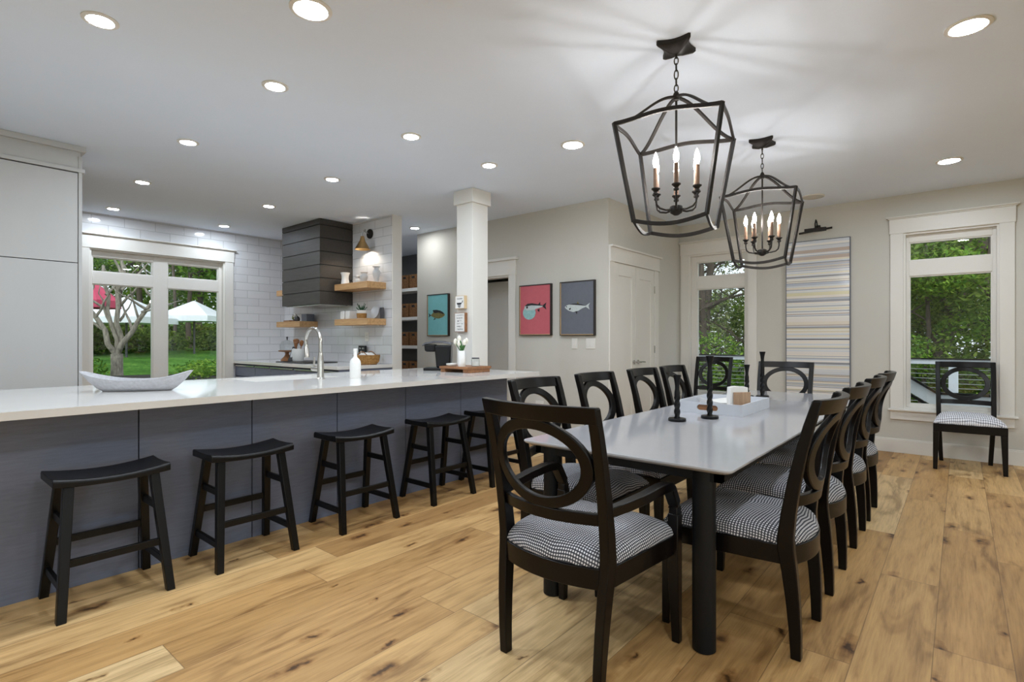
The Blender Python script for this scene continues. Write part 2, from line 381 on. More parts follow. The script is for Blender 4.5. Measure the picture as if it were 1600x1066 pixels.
def tag(o, label, cat, group=None, kind=None):
    o['label'] = label; o['category'] = cat
    if group: o['group'] = group
    if kind: o['kind'] = kind
    return o
def thing(name, label, cat, loc=(0, 0, 0), rotz=0., group=None):
    o = bpy.data.objects.new(name, None); C.objects.link(o); o.location = loc; o.rotation_euler = (0, 0, rotz)
    o.empty_display_size = .1
    return tag(o, label, cat, group)
def struct(o): o['kind'] = 'structure'; return o
def dup(root, loc, rotz=0., label=None, group=None):
    def cp(o, par):
        c = o.copy(); C.objects.link(c)
        if par is not None: c.parent = par
        for ch in list(o.children): cp(ch, c)
        return c
    r = cp(root, None); r.location = loc; r.rotation_euler = (0, 0, rotz)
    if label: r['label'] = label
    if group: r['group'] = group
    return r
def cells(mb, u0, u1, v0, v1, holes, put):
    """fill a rectangle minus holes with boxes through put(u0,u1,v0,v1)"""
    us = sorted({u0, u1, *[h[0] for h in holes], *[h[1] for h in holes]}); us = [u for u in us if u0 <= u <= u1]
    for a, b in zip(us[:-1], us[1:]):
        mid = (a+b)/2; hs = sorted([(h[2], h[3]) for h in holes if h[0] < mid < h[1]])
        z = v0
        for h0, h1 in hs:
            if h0 > z: put(a, b, z, h0)
            z = max(z, h1)
        if z < v1: put(a, b, z, v1)

HC = 2.78
# ================================================================== ROOM SHELL
b = MB(); b.box(-9, 4.6, -4.6, 7.3, -.12, 0); struct(b.build('floor', 'floor', smooth=False))
b = MB(); b.box(-9, 4.6, -4.6, 7.3, HC, HC+.15); struct(b.build('ceiling', 'ceiling', smooth=False))
YB = 7.115; XD = -2.96; YP = 5.17; XK = -8.15; YH = 4.14
W1 = (-.47, .295, .475, 2.365); W2 = (-2.83, -2.06, .475, 2.365); W3 = (1.68, 3.25, .55, 2.345)
W4_added = (1.6, 2.365, .475, 2.365)
b = MB(); cells(b, -2.96, 4.6, 0, HC, [W1, W2, W4_added], lambda a, c, d, e: b.box(a, c, YB, YB+.18, d, e)); struct(b.build('wall_back', 'wall', smooth=False))
b = MB(); b.box(XD-.12, XD, YP+.12, YB+.18, 0, HC); struct(b.build('wall_closet', 'wall', smooth=False))
DO = (-5.12, -4.38, 0, 2.04)
b = MB(); cells(b, -6.173, -2.96, 0, HC, [DO], lambda a, c, d, e: b.box(a, c, YP, YP+.12, d, e)); struct(b.build('wall_picture', 'wall', smooth=False))
b = MB(); cells(b, -4.6, 7.3, 0, HC, [W3], lambda a, c, d, e: b.box(XK-.18, XK, a, c, d, e)); struct(b.build('wall_kitchen_left', 'tileY', smooth=False))
b = MB(); b.box(XK, -5.41, YH, YH+.12, 0, HC); struct(b.build('wall_kitchen_hood', 'tileX', smooth=False))
b = MB(); b.box(-5.41, -5.395, YH-.012, YH+.13, 0, HC); struct(b.build('trim_1', 'trim', bevel=.002))
# pantry recess behind the kitchen
b = MB(); b.box(-6.173, -6.05, YP+.12, 6.35, 0, HC); struct(b.build('wall_pantry_right', 'wall', smooth=False))
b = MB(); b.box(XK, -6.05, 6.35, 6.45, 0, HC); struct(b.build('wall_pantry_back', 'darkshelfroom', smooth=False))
# hall behind the doorway
b = MB(); b.box(-5.5, -4.0, 6.5, 6.6, 0, HC); b.box(-5.6, -5.5, YP+.12, 6.6, 0, HC); b.box(-4.0, -3.9, YP+.12, 6.6, 0, HC)
struct(b.build('wall_hall', 'hallgrey', smooth=False))
# unseen walls behind the viewer, with big windows added to let daylight in
R1 = (-3.2, -.8, .3, 2.4); R2 = (.6, 3.8, .25, 2.4)
b = MB(); cells(b, -4.6, 7.3, 0, HC, [R1, R2], lambda a, c, d, e: b.box(4.6, 4.75, a, c, d, e)); struct(b.build('wall_right', 'wall', smooth=False))
F1 = (-4.8, -1.9, .25, 2.4); F2 = (1.2, 3.6, .25, 2.4)
b = MB(); cells(b, -9, 4.6, 0, HC, [F1, F2], lambda a, c, d, e: b.box(a, c, -4.75, -4.6, d, e)); struct(b.build('wall_front', 'wall', smooth=False))

# baseboards
def base(name, x0, x1, y0, y1):
    b = MB(); b.box(x0, x1, y0, y1, 0, .135)
    if abs(x1-x0) > abs(y1-y0): b.box(x0, x1, y0+.006, y1, .135, .150)
    else: b.box(x0, x1-.006, y0, y1, .135, .150)
    struct(b.build(name, 'trim', bevel=.002))
base('baseboard_back', XD+.002, 4.6, YB-.016, YB)
base('baseboard_closet', XD, XD+.016, 6.415, YB-.016)
base('baseboard_picture', -4.27, XD, YP-.016, YP)
base('baseboard_picture_left', -6.173, -5.23, YP-.016, YP)

# windows ---------------------------------------------------------
def window(name, a0, a1, z0, z1, axis, pos, out, trz, cols, left_c, right_c, sill=True, crown=.035, hdr=.155, cas=.11):
    """axis 0: wall along X at y=pos, outward = +y*out ; axis 1: wall along Y at x=pos, outward -x"""
    def bx(mb, u0, u1, d0, d1, w0, w1, m=0):  # d = depth outward (negative = into the room)
        if axis == 0: mb.box(u0, u1, pos+out*d0, pos+out*d1, w0, w1, m)
        else: mb.box(pos+out*d0, pos+out*d1, u0, u1, w0, w1, m)
    f = MB()                                  # casing boards
    bx(f, left_c, a0, -.02, 0, z0, z1); bx(f, a1, right_c, -.02, 0, z0, z1)
    root = struct(f.build(name, 'trim', bevel=.002))
    h = MB(); bx(h, left_c-.008, right_c+.008, -.026, 0, z1, z1+hdr); h_ = h.build('window_header', 'trim', root, bevel=.002)
    h = MB(); e = crown
    lo = max(left_c-e, XD+.002) if axis == 0 and left_c < -2.5 else left_c-e
    bx(h, lo, right_c+e, -.055, 0, z1+hdr+.012, z1+hdr+.026); bx(h, max(lo, left_c-.02), right_c+.02, -.038, 0, z1+hdr, z1+hdr+.012)
    h.build('crown_moulding', 'trim', h_, bevel=.003)
    # jamb liner
    j = MB(); T = .02
    bx(j, a0, a0+T, 0, .16, z0, z1); bx(j, a1-T, a1, 0, .16, z0, z1); bx(j, a0+T, a1-T, 0, .16, z1-T, z1); bx(j, a0+T, a1-T, 0, .16, z0, z0+T)
    j.build('jamb', 'trim', root)
    # fixed frame + sashes
    fr = MB(); d0, d1 = .055, .11
    zs = [(z0+T, z1-T)]
    ga = MB()
    edges = [a0+T]+[v for c in cols for v in c]+[a1-T]
    for i in range(0, len(edges), 2): bx(fr, edges[i], edges[i+1], d0, d1, z0+T, z1-T)
    zz = [z0+T, trz[0], trz[1], trz[2], trz[3], z1-T]
    for (c0, c1) in cols:
        for k in (0, 2, 4): bx(fr, c0, c1, d0, d1, zz[k], zz[k+1])
    fo = fr.build('window_frame', 'trim', root, bevel=.003)
    bd = MB(); s = .012                      # glazing beads
    for (c0, c1) in cols:
        for (w0, w1) in ((trz[0], trz[1]), (trz[2], trz[3])):
            bx(bd, c0, c0+s, d0+.012, d1, w0, w1); bx(bd, c1-s, c1, d0+.012, d1, w0, w1)
            bx(bd, c0+s, c1-s, d0+.012, d1, w0, w0+s); bx(bd, c0+s, c1-s, d0+.012, d1, w1-s, w1)
    bd.build('glazing_bead', 'trim', fo)
    for (c0, c1) in cols:
        for (w0, w1) in ((trz[0], trz[1]), (trz[2], trz[3])):
            g = MB(); bx(g, c0+.002, c1-.002, .088, .092, w0+.002, w1-.002); g.build('pane', 'glass', fo, smooth=False)
    if sill:
        q = MB(); bx(q, left_c-.02, right_c+.025, -.05, .05, z0-.02, z0); so = q.build('window_sill', 'trim', root, bevel=.004)
        q = MB(); bx(q, left_c, right_c, -.02, 0, z0-.115, z0-.02); q.build('sill_apron', 'trim', so, bevel=.002)
    return root
TR = (.525, 1.905, 2.068, 2.268)
window('window_1', *W1, 0, YB, 1, TR, [(-.425, .245)], -.585, .405)
window('window_2', *W2, 0, YB, 1, TR, [(-2.745, -2.115)], -2.935, -1.955)
window('window_3', *W3, 1, XK, -1, (.62, 1.915, 2.066, 2.252), [(1.722, 2.37), (2.54, 3.19)], 1.57, 3.365, sill=False)
window('added_window_4', *W4_added, 0, YB, 1, TR, [(1.645, 2.32)], 1.485, 2.475)  # unseen window added to let in more daylight
def bigwin(name, axis, pos, h, out):  # for the unseen windows added as daylight openings
    f = MB(); g = MB(); a0, a1, z0, z1 = h
    def bx(mb, u0, u1, d0, d1, w0, w1):
        if axis == 0: mb.box(u0, u1, pos+out*d0, pos+out*d1, w0, w1)
        else: mb.box(pos+out*d0, pos+out*d1, u0, u1, w0, w1)
    n = 2
    for i in range(n+1):
        u = a0+(a1-a0)*i/n; bx(f, max(a0, u-.04), min(a1, u+.04), .03, .1, z0, z1)
    bx(f, a0, a1, .03, .1, z0, z0+.06); bx(f, a0, a1, .03, .1, z1-.06, z1)
    root = struct(f.build(name, 'trim'))
    bx(g, a0+.04, a1-.04, .06, .064, z0+.06, z1-.06); g.build('pane', 'glass', root, smooth=False)
bigwin('added_window_5', 1, 4.6, R1, 1); bigwin('added_window_6', 1, 4.6, R2, 1)
bigwin('added_window_7', 0, -4.6, F1, -1); bigwin('added_window_8', 0, -4.6, F2, -1)

# door_1: white double closet door on the side wall (faces +X)
b = MB()
b.box(XD, XD+.02, YP+.004, 5.28, 0, 2.094); b.box(XD, XD+.02, 6.29, 6.41, 0, 2.094)
d1 = struct(b.build('door_1', 'trim', bevel=.002))
b = MB(); b.box(XD, XD+.028, YP+.004, 6.42, 2.094, 2.245); b.box(XD, XD+.055, YP+.004, 6.45, 2.245, 2.265); b.box(XD, XD+.034, YP+.004, 6.43, 2.085, 2.100); b.build('door_header', 'trim', d1, bevel=.002)
for (y0, y1) in ((5.284, 5.784), (5.790, 6.286)):
    b = MB(); st = .095; x0 = XD+.001
    cells(b, y0, y1, .012, 2.082, [(y0+st, y1-st, .2, 1.945)], lambda a, c, d, e: b.box(x0, XD+.016, a, c, d, e))
    b.box(x0, XD+.006, y0+st, y1-st, .2, 1.945)
    lf = b.build('door_leaf', 'trim', d1, bevel=.0015)
for (y, sgn) in ((5.735, -1), (5.84, 1)):
    b = MB(); b.loops([[(XD+.016+dx, y+rr*math.cos(2*PI*i/16), .955+rr*math.sin(2*PI*i/16)) for i in range(16)] for dx, rr in ((0, .026), (.008, .026), (.012, .012), (.045, .010))])
    b.tube([(XD+.055, y, .955), (XD+.06, y+.03*1, .957), (XD+.06, y+.105, .952)], [.010, .009, .007], 8)
    b.build('door_handle', 'steel', d1)
for z in (1.845, 1.10, .3):
    b = MB(); b.box(XD+.016, XD+.024, 6.278, 6.294, z-.045, z+.045); b.build('hinge', 'steel', d1)
# door_2: cased doorway in the picture wall with a grey leaf standing behind it
b = MB(); b.box(DO[1], -4.272, YP-.02, YP, 0, DO[3]); b.box(-5.225, DO[0], YP-.02, YP, 0, DO[3])
b.box(DO[1]-.02, DO[1], YP, YP+.12, 0, DO[3]); b.box(DO[0], DO[0]+.02, YP, YP+.12, 0, DO[3]); b.box(DO[0]+.02, DO[1]-.02, YP, YP+.12, DO[3]-.02, DO[3])
d2 = struct(b.build('door_2', 'trim', bevel=.002))
b = MB(); b.box(-5.235, -4.262, YP-.026, YP, DO[3], 2.225); b.box(-5.27, -4.225, YP-.055, YP, 2.225, 2.258); b.build('door_header', 'trim', d2, bevel=.002)
b = MB(); cells(b, -5.48, -4.02, .012, 2.03, [(-5.36, -4.14, .2, 1.9)], lambda a, c, d, e: b.box(a, c, 5.62, 5.655, d, e)); b.box(-5.36, -4.14, 5.632, 5.655, .2, 1.9)
b.build('door_leaf', 'trim', d2, bevel=.002)

# ================================================================== KITCHEN ISLAND
YE = 3.92; YS = -1.4
isl = thing('kitchen_island', 'long slate-blue kitchen island under the white counter, behind the stools', 'island', (-3.9, 1.3, 0))
def isl_part(mb, name, mat, **k): return mb.build(name, mat, isl, loc=(3.9, -1.3, 0), **k)
b = MB(); b.box(-3.86, -3.372, YS, YE-.02, 0, .88); b.box(-4.40, -3.86, YS, YE-.02, 0, .62); b.box(-4.40, -3.86, YS, 1.70, .62, .88); b.box(-4.40, -3.86, 2.52, YE-.02, .62, .88)
isl_part(b, 'body', 'gap', smooth=False)
ys = [YS, -.289, .308, .902, 1.496, 2.085, 2.689, 3.295, YE]
for a, c in zip(ys[:-1], ys[1:]):
    b = MB(); b.box(-3.372, -3.35, a+.003, c-.003, 0, .88); isl_part(b, 'back_panel', 'navy', bevel=.001)
b = MB(); b.box(-4.42, -3.372, YE-.02, YE, 0, .88); isl_part(b, 'end_panel', 'navy', bevel=.001)
# counter
ct = MB(); SK = (-4.33, -3.88, 1.76, 2.45); CO = (-4.075, -3.835, 3.935, 4.2)
cells(ct, -4.45, -3.06, YS, 4.05, [SK, CO], lambda a, c, d, e: ct.box(a, c, d, e, .88, .916))
ob = ct.build('countertop', 'quartz', smooth=False); tag(ob, 'long white quartz countertop on the slate-blue island', 'countertop')
# sink
b = MB(); x0, x1, y0, y1 = SK[0]-.012, SK[1]+.012, SK[2]-.012, SK[3]+.012
b.box(x0, x1, y0, y1, .66, .672); b.box(x0, x0+.01, y0, y1, .672, .879); b.box(x1-.01, x1, y0, y1, .672, .879); b.box(x0+.01, x1-.01, y0, y0+.01, .672, .879); b.box(x0+.01, x1-.01, y1-.01, y1, .672, .879)
ob = b.build('undermount_sink', 'white'); tag(ob, 'white undermount sink set into the island counter behind the faucet', 'sink')
# faucet
fa = thing('kitchen_faucet', 'tall brushed steel gooseneck faucet on the island counter', 'faucet', (-3.80, 2.22, .916))
b = MB(); b.lathe([(.032, 0), (.032, .006), (.026, .012), (.024, .14), (.018, .19), (.014, .21)], seg=20); b.build('base', 'steel', fa)
dirv = Vector((-1, -.03, 0)).normalized()
pts = [(0, 0, .20), (0, 0, .29)]
for k in range(0, 13):
    a = PI*k/12*1.08; r = .105
    pts.append(tuple(dirv*(r-r*math.cos(a))+Vector((0, 0, .29+r*math.sin(a)))))
b = MB(); b.tube(pts, .0135, 12); b.build('spout', 'steel', fa)
e = Vector(pts[-1]); tdir = (Vector(pts[-1])-Vector(pts[-2])).normalized()
b = MB(); b.tube([tuple(e), tuple(e+tdir*.02), tuple(e+tdir*.03), tuple(e+tdir*.10), tuple(e+tdir*.105)], [.0145, .0145, .019, .021, .017], 14); b.build('spray_head', 'steel', fa)
b = MB(); b.tube([(0, 0, .075), tuple(dirv*.105+Vector((0, 0, .078)))], .021, 14); b.tube([tuple(dirv*.095+Vector((0, 0, .085))), tuple(dirv*.085+Vector((0, 0, .17)))], [.008, .0065], 8); b.build('lever', 'steel', fa)
# white bottle
b = MB(); b.lathe([(.0, 0), (.040, 0), (.043, .006), (.043, .115), (.040, .135), (.030, .152), (.017, .163), (.014, .175), (.0135, .208), (.017, .212), (.017, .232), (.012, .234), (0, .234)], seg=24, caps=False)
ob = b.build('bottle', 'white', loc=(-3.665, 2.44, .916)); tag(ob, 'matte white bottle on the island counter right of the faucet', 'bottle')
# boat bowl
b = MB(); n = 40; rows = []
def boat(s, inset=0.):
    # s in 0..1 along rim loop ; superellipse boat outline, returns rim point + base point
    a = 2*PI*s; L = .30-inset*1.5; Wd = .095-inset
    x = L*math.copysign(abs(math.cos(a))**.8, math.cos(a)); y = Wd*math.copysign(abs(math.sin(a))**1.15, math.sin(a))
    zr = .068+.052*(abs(x)/.30)**2.2
    return x, y, zr
L0 = []; L1 = []; L2 = []; L3 = []; L4 = []; L5 = []; L6 = []
for i in range(n):
    x, y, z = boat(i/n); xi, yi, zi = boat(i/n, .012)
    L0.append((x*.60, y*.42, 0)); L1.append((x*.70, y*.72, .018)); L2.append((x*.86, y*.92, z*.55)); L3.append((x, y, z))
    L4.append((xi, yi, z)); L5.append((xi*.82, yi*.82, z*.5)); L6.append((xi*.55, yi*.4, .014))
b.loops([L0, L1, L2, L3, L4, L5, L6])
ob = b.build('boat_bowl', 'bowl', loc=(-3.755, 1.005, .916), ang=60); ob.rotation_euler = (0, 0, math.atan2(.80, .60)); tag(ob, 'grey boat-shaped stoneware bowl on the left end of the island counter', 'bowl')

# ---- column with signs
co = thing('column', 'square white column with a capital standing at the right end of the island', 'column', (-3.955, 4.06, 0))
b = MB(); b.box(-.116, .116, -.116, .116, 0, 2.635); b.build('shaft', 'trim', co, bevel=.003)
b = MB(); b.box(-.14, .14, -.14, .14, 2.635, HC-.001); b.build('capital', 'trim', co, bevel=.003)
def glyphs(mb, x0, x1, z, h, y, m, seed, dens=1.0):
    """unreadable small handwritten characters"""
    rnd = random.Random(seed); x = x0
    while x < x1-.004:
        w = .0045+rnd.random()*.003
        if rnd.random() < .84:
            st = rnd.randint(0, 3); t = .0013
            if st != 2: mb.box(x, x+t, y-.0008, y, z, z+h*(.7+.3*rnd.random()), m)
            if st in (0, 2): mb.box(x, x+w*.8, y-.0008, y, z+h*.85, z+h*.85+t, m)
            if st in (1, 3): mb.box(x, x+w*.8, y-.0008, y, z, z+t, m)
            if st in (0, 3): mb.box(x+w*.7, x+w*.7+t, y-.0008, y, z+h*.1, z+h*.8, m)
            mb.box(x, x+w*.7, y-.0008, y, z+h*.45, z+h*.45+t, m)
        x += w+.0018
YC = 4.06-.117
s1 = thing('coffee_sign', 'small square wooden sign with a dark coffee cup drawing, upper one on the column', 'sign', (-3.985, YC, 1.61))
b = MB(); b.box(-.068, .068, -.04, 0, -.068, .068); b.build('wood_block', 'signwood', s1, bevel=.001)
b = MB(); b.box(-.063, .063, -.0412, -.0402, -.063, .063); b.build('face', 'whitematte', s1, smooth=False)
b = MB(); cyc = [(-.042, -.006), (.03, -.006), (.026, -.02), (.012, -.028), (-.024, -.028), (-.038, -.02)]
b.prism(cyc, -.0424, -.0414, 1); b.prism([(-.03, -.034), (.02, -.034), (.012, -.044), (-.022, -.044)], -.0424, -.0414, 1); b.prism([(-.02, -.049), (.012, -.049), (.006, -.056), (-.012, -.056)], -.0424, -.0414, 1)
b.tube([(.028, -.042, -.008), (.044, -.042, 0), (.048, -.042, .012), (.038, -.042, .012)], .003, 6)
b.build('cup_drawing', 'inkdark', s1, smooth=False)
b = MB(); glyphs(b, -.04, .042, .03, .012, -.0414, 0, 3); b.build('lettering', 'inkgrey', s1, smooth=False)
s2 = thing('word_sign', 'tall wooden sign with six rows of small grey words, lower one on the column', 'sign', (-3.985, YC, 1.40))
b = MB(); b.box(-.074, .074, -.04, 0, -.10, .10); b.build('wood_block', 'walnut', s2, bevel=.001)
b = MB(); b.box(-.069, .069, -.0412, -.0402, -.095, .095); b.build('face', 'whitematte', s2, smooth=False)
b = MB()
for k, (xa, xb) in enumerate(((-.052, .056), (-.045, .048), (.0, .046), (-.052, .056), (-.04, .038), (-.05, .052))): glyphs(b, xa, xb, .068-.029*k, .014, -.0414, 0, 20+k)
b.prism([(-.034, .016), (-.022, .022), (-.010, .016), (-.022, .004)], -.0424, -.0414, 1)
b.build('lettering', 'inkgrey', s2, smooth=False)

# ---- coffee corner at the end of the island
ty = thing('serving_tray', 'small wooden footed tray at the right end of the island counter', 'tray', (-3.60, 3.60, .916), 0)
b = MB(); b.box(-.19, .19, -.16, .16, .032, .055); b.build('board', 'walnut', ty, bevel=.004)
for sx in (-1, 1):
    b = MB(); b.hexa([(sx*.15-.03, -.15, 0), (sx*.15+.03, -.15, 0), (sx*.15+.03, .15, 0), (sx*.15-.03, .15, 0), (sx*.15-.03, -.15, .032), (sx*.15+.03, -.15, .032), (sx*.15+.03, .15, .032), (sx*.15-.03, .15, .032)]); b.build('foot', 'walnut', ty, bevel=.003)
kz = thing('coffee_maker', 'black single-cup coffee maker on the island counter in front of the column', 'coffee maker', (-3.985, 3.62, .916), R(40))
b = MB(); b.prism([(-.145, -.10), (.12, -.10), (.12, .10), (-.145, .10)], 0, .028, 2); b.build('drip_base', 'blackplastic', kz, bevel=.006)
b = MB(); L = []
for z, w, x0, x1 in ((.028, .082, -.02, .12), (.20, .085, -.035, .125), (.25, .088, -.04, .125)):
    L.append([(x0, -w, z), (x1, -w, z), (x1, w, z), (x0, w, z)])
b.loops(L); b.build('body', 'blackplastic', kz, bevel=.015, seg=3)
b = MB(); L = []
for z, w, x0, x1 in ((.185, .06, -.125, -.03), (.20, .078, -.135, -.03), (.258, .083, -.14, -.03)):
    L.append([(x0, -w, z), (x1, -w, z), (x1, w, z), (x0, w, z)])
b.loops(L); b.build('brew_head', 'blackplastic', kz, bevel=.012, seg=3)
b = MB(); L = []
for x, z, w in ((-.165, .252, .06), (-.13, .272, .085), (-.04, .288, .092), (.05, .286, .092), (.128, .268, .085)):
    L.append([(x, -w, z-.014), (x, w, z-.014), (x, w*.85, z+.006), (x, -w*.85, z+.006)])
b.loops(L); b.build('lid', 'greyplastic', kz, bevel=.005)
vs = thing('tulip_vase', 'slim white vase of pale tulips on the small wooden tray', 'vase', (-3.545, 3.50, .971))
b = MB(); b.lathe([(0, .006), (.030, .006), (.034, .0), (.036, .004), (.036, .145), (.034, .148), (.031, .146), (.031, .02), (0, .02)], seg=24, caps=False); b.build('vase', 'white', vs)
for k, (ax, ay, hh) in enumerate(((-.055, -.02, .075), (-.03, .0, .115), (.035, .02, .085), (.0, -.03, .055), (-.075, .01, .06), (.048, -.015, .065))):
    b = MB(); b.tube([(ax*.2, ay*.2, .03), (ax*.35, ay*.35, .15), (ax, ay, .15+hh*.8)], .0035, 6); st = b.build('stem', 'green', vs)
    b = MB(); c = (ax*1.12, ay*1.12, .15+hh*.72); b.lathe([(.002, 0), (.014, .008), (.018, .024), (.015, .042), (.006, .054), (.001, .056)], c, 10); b.build('tulip', 'petal', st)
for k in range(5):
    a = k*1.3; b = MB(); L = []
    for q in range(6):
        t_ = q/5; w = .013*math.sin(PI*min(1, t_*.9+.1)); r_ = .008+.05*t_*t_; z = .12+.13*t_
        px, py = r_*math.cos(a), r_*math.sin(a); L.append([(px-w*math.sin(a), py+w*math.cos(a), z), (px, py, z-.003), (px+w*math.sin(a), py-w*math.cos(a), z), (px, py, z+.002)])
    b.loops(L); b.build('leaf', 'green', vs)
b = MB(); b.lathe([(0, 0), (.040, 0), (.052, .010), (.054, .022), (.050, .024), (.040, .014), (0, .012)], seg=24, caps=False)
ob = b.build('trinket_dish', 'white', loc=(-3.70, 3.52, .971)); tag(ob, 'low white dish on the small wooden tray left of the tulip vase', 'dish')
jr = thing('glass_jar', 'small clear glass jar with grey lid on the wooden tray', 'jar', (-3.475, 3.61, .971))
b = MB(); b.lathe([(0, 0), (.036, 0), (.040, .006), (.040, .062), (.036, .070)], seg=24, caps=False); b.build('jar', 'clearglass', jr)
b = MB(); b.lathe([(0, .004), (.034, .004), (.036, .045), (0, .048)], seg=20, caps=False); b.build('contents', 'whitematte', jr)
b = MB(); b.lathe([(.036, .070), (.037, .078), (.034, .082), (0, .083)], seg=24, caps=False); b.build('lid', 'greyplastic', jr)

# ================================================================== TALL CABINET (left)
tc_ = thing('tall_pantry_cabinet', 'tall white flat-front cabinet wall reaching the ceiling at the far left', 'cabinet', (-5.8, .4, 0))
def tcp(mb, name, mat, **k): return mb.build(name, mat, tc_, loc=(5.8, -.4, 0), **k)
b = MB(); b.box(-6.1, -5.475, -1.4, 1.055, 0, 2.70); tcp(b, 'carcass', 'gap', smooth=False)
b = MB(); b.box(-6.1, -5.45, 1.055, 1.078, 0, 2.70); tcp(b, 'end_panel', 'whitecab', bevel=.001)
for (y0, y1) in ((.445, 1.050), (-.16, .440), (-.77, -.165), (-1.4, -.775)):
    b = MB(); b.box(-5.475, -5.452, y0, y1, .10, 1.836); tcp(b, 'lower_door', 'whitecab', bevel=.0015)
    b = MB(); b.box(-5.475, -5.452, y0, y1, 1.842, 2.562); tcp(b, 'upper_door', 'whitecab', bevel=.0015)
b = MB(); b.box(-6.1, -5.44, -1.4, 1.095, 2.57, 2.60); b.box(-6.1, -5.455, -1.4, 1.07, 2.60, 2.735); b.box(-6.1, -5.43, -1.4, 1.10, 2.735, HC-.001); tcp(b, 'crown', 'whitecab', bevel=.002)

# ================================================================== RANGE HOOD + back counter
hd = thing('range_hood', 'boxy dark shiplap range hood on the white tiled kitchen wall', 'range hood', (-6.775, 3.9, 1.68))
HX0, HX1, HY0 = -7.26, -6.275, 3.655
def hp(mb, name, mat, **k): return mb.build(name, mat, hd, loc=(6.775, -3.9, -1.68), **k)
b = MB(); b.box(HX0+.012, HX1-.012, HY0+.012, YH-.001, 1.70, HC-.002); hp(b, 'core', 'gap', smooth=False)
zb = [1.678, 1.845, 2.016, 2.187, 2.360, 2.533, 2.700, HC-.001]
for a, c in zip(zb[:-1], zb[1:]):
    b = MB(); b.box(HX0, HX1, HY0, HY0+.012, a+.004, c-.004); b.box(HX0, HX0+.012, HY0+.012, YH-.001, a+.004, c-.004); b.box(HX1-.012, HX1, HY0+.012, YH-.001, a+.004, c-.004)
    hp(b, 'shiplap_board', 'hoodwood', bevel=.0012)
b = MB(); b.box(HX0+.05, HX1-.05, HY0+.05, YH-.05, 1.672, 1.70); hp(b, 'vent_insert', 'steel')

def shelf(label, x0, x1, z0, z1, y0=3.86, **k):
    o = thing('floating_shelf', label, 'shelf', ((x0+x1)/2, YH, z0), 0, 'floating oak shelves in the kitchen')
    b = MB(); w = (x1-x0)/2; b.box(-w, w, y0-YH, -.001, 0, z1-z0); b.build('board', 'oak', o, bevel=.003)
    if k.get('strip'):
        b = MB(); b.box(-w+.15, w-.05, -.10, -.07, -.010, 0); b.build('light_strip', 'whitematte', o)
    return o
shelf('upper floating oak shelf right of the dark range hood holding the vases', HX1+.004, -5.545, 1.86, 1.94)
shelf('lower floating oak shelf right of the range hood holding canisters and a succulent', HX1+.004, -5.545, 1.405, 1.485, strip=True)
shelf('lower floating oak shelf left of and below the range hood', -7.84, -7.16, 1.405, 1.485)
shelf('upper floating oak shelf tucked behind the left side of the range hood', -7.84, HX0-.004, 1.87, 1.95)

bc = thing('base_cabinet', 'low slate cabinets with slim steel pulls along the tiled wall below the hood', 'cabinet', (-6.75, 3.75, 0))
def bp_(mb, name, mat, **k): return mb.build(name, mat, bc, loc=(6.75, -3.75, 0), **k)
b = MB(); b.box(XK+.001, -5.43, 3.41, YH-.001, 0, .875); bp_(b, 'carcass', 'gap', smooth=False)
b = MB(); b.box(-5.43, -5.412, 3.39, YH-.001, 0, .875); bp_(b, 'end_panel', 'navy')
xs = [XK+.004, -7.50, -7.05, -6.42, -5.90, -5.432]
for a, c in zip(xs[:-1], xs[1:]):
    for (z0, z1) in ((.70, .862), (.40, .69), (.10, .39)):
        b = MB(); b.box(a+.003, c-.003, 3.392, 3.41, z0, z1); dr = bp_(b, 'drawer', 'navy', bevel=.001)
        b = MB(); b.box(a+.02, c-.02, 3.376, 3.392, z1-.022, z1-.010); b.build('pull', 'steel', dr)
b = MB(); b.box(XK+.001, -5.40, 3.36, YH-.001, .876, .916); ob = b.build('countertop', 'quartz', bevel=.002); tag(ob, 'short white countertop along the tiled wall under the range hood', 'countertop')
b = MB(); b.box(-7.13, -6.38, 3.50, 3.98, .917, .925); ob = b.build('cooktop', 'blackplastic', bevel=.003); tag(ob, 'flat black glass cooktop on the back counter under the hood', 'cooktop')

# things on that counter
cs = thing('cake_stand', 'wooden cake stand with a glass dome on the back counter', 'cake stand', (-7.40, 3.80, .917))
b = MB(); b.lathe([(0, 0), (.085, 0), (.088, .012), (.075, .03), (.045, .06), (.028, .085), (.026, .11), (.035, .125), (.115, .135), (.118, .15), (0, .15)], seg=28, caps=False); b.build('stand', 'walnut', cs)
b = MB(); b.lathe([(.098, .151), (.102, .19), (.098, .235), (.07, .275), (.03, .295), (.012, .30)], seg=28, caps=False); dm = b.build('glass_dome', 'clearglass', cs)
b = MB(); b.lathe([(.010, .298), (.008, .315), (.016, .33), (.012, .345), (0, .348)], seg=14, caps=False); b.build('knob', 'greyplastic', dm)
b = MB(); b.lathe([(0, 0), (.068, 0), (.073, .01), (.080, .15), (.077, .168), (.071, .165), (.066, .02), (0, .016)], seg=24, caps=False)
cr = thing('utensil_crock', 'white crock of wooden utensils on the back counter behind the faucet', 'crock', (-6.98, 3.74, .927)); b.build('crock', 'white', cr)
for k, (ax, ay, hh, wd) in enumerate(((-.045, .0, .30, .042), (.05, .02, .28, .03), (.0, -.03, .26, .025))):
    b = MB(); b.tube([(ax*.3, ay*.3, .03), (ax, ay, hh-.07)], .006, 8)
    b.tube([(ax, ay, hh-.08), (ax*1.05, ay*1.05, hh-.05), (ax*1.12, ay*1.1, hh-.01), (ax*1.15, ay*1.12, hh+.005)], [.008, wd*.9, wd, wd*.5], 10)
    b.build('wooden_spoon', 'walnut', cr)
fg = thing('framed_plaque', 'black-framed plaque with grey oval leaning between cake stand and crock', 'plaque', (-7.185, 3.76, .917))
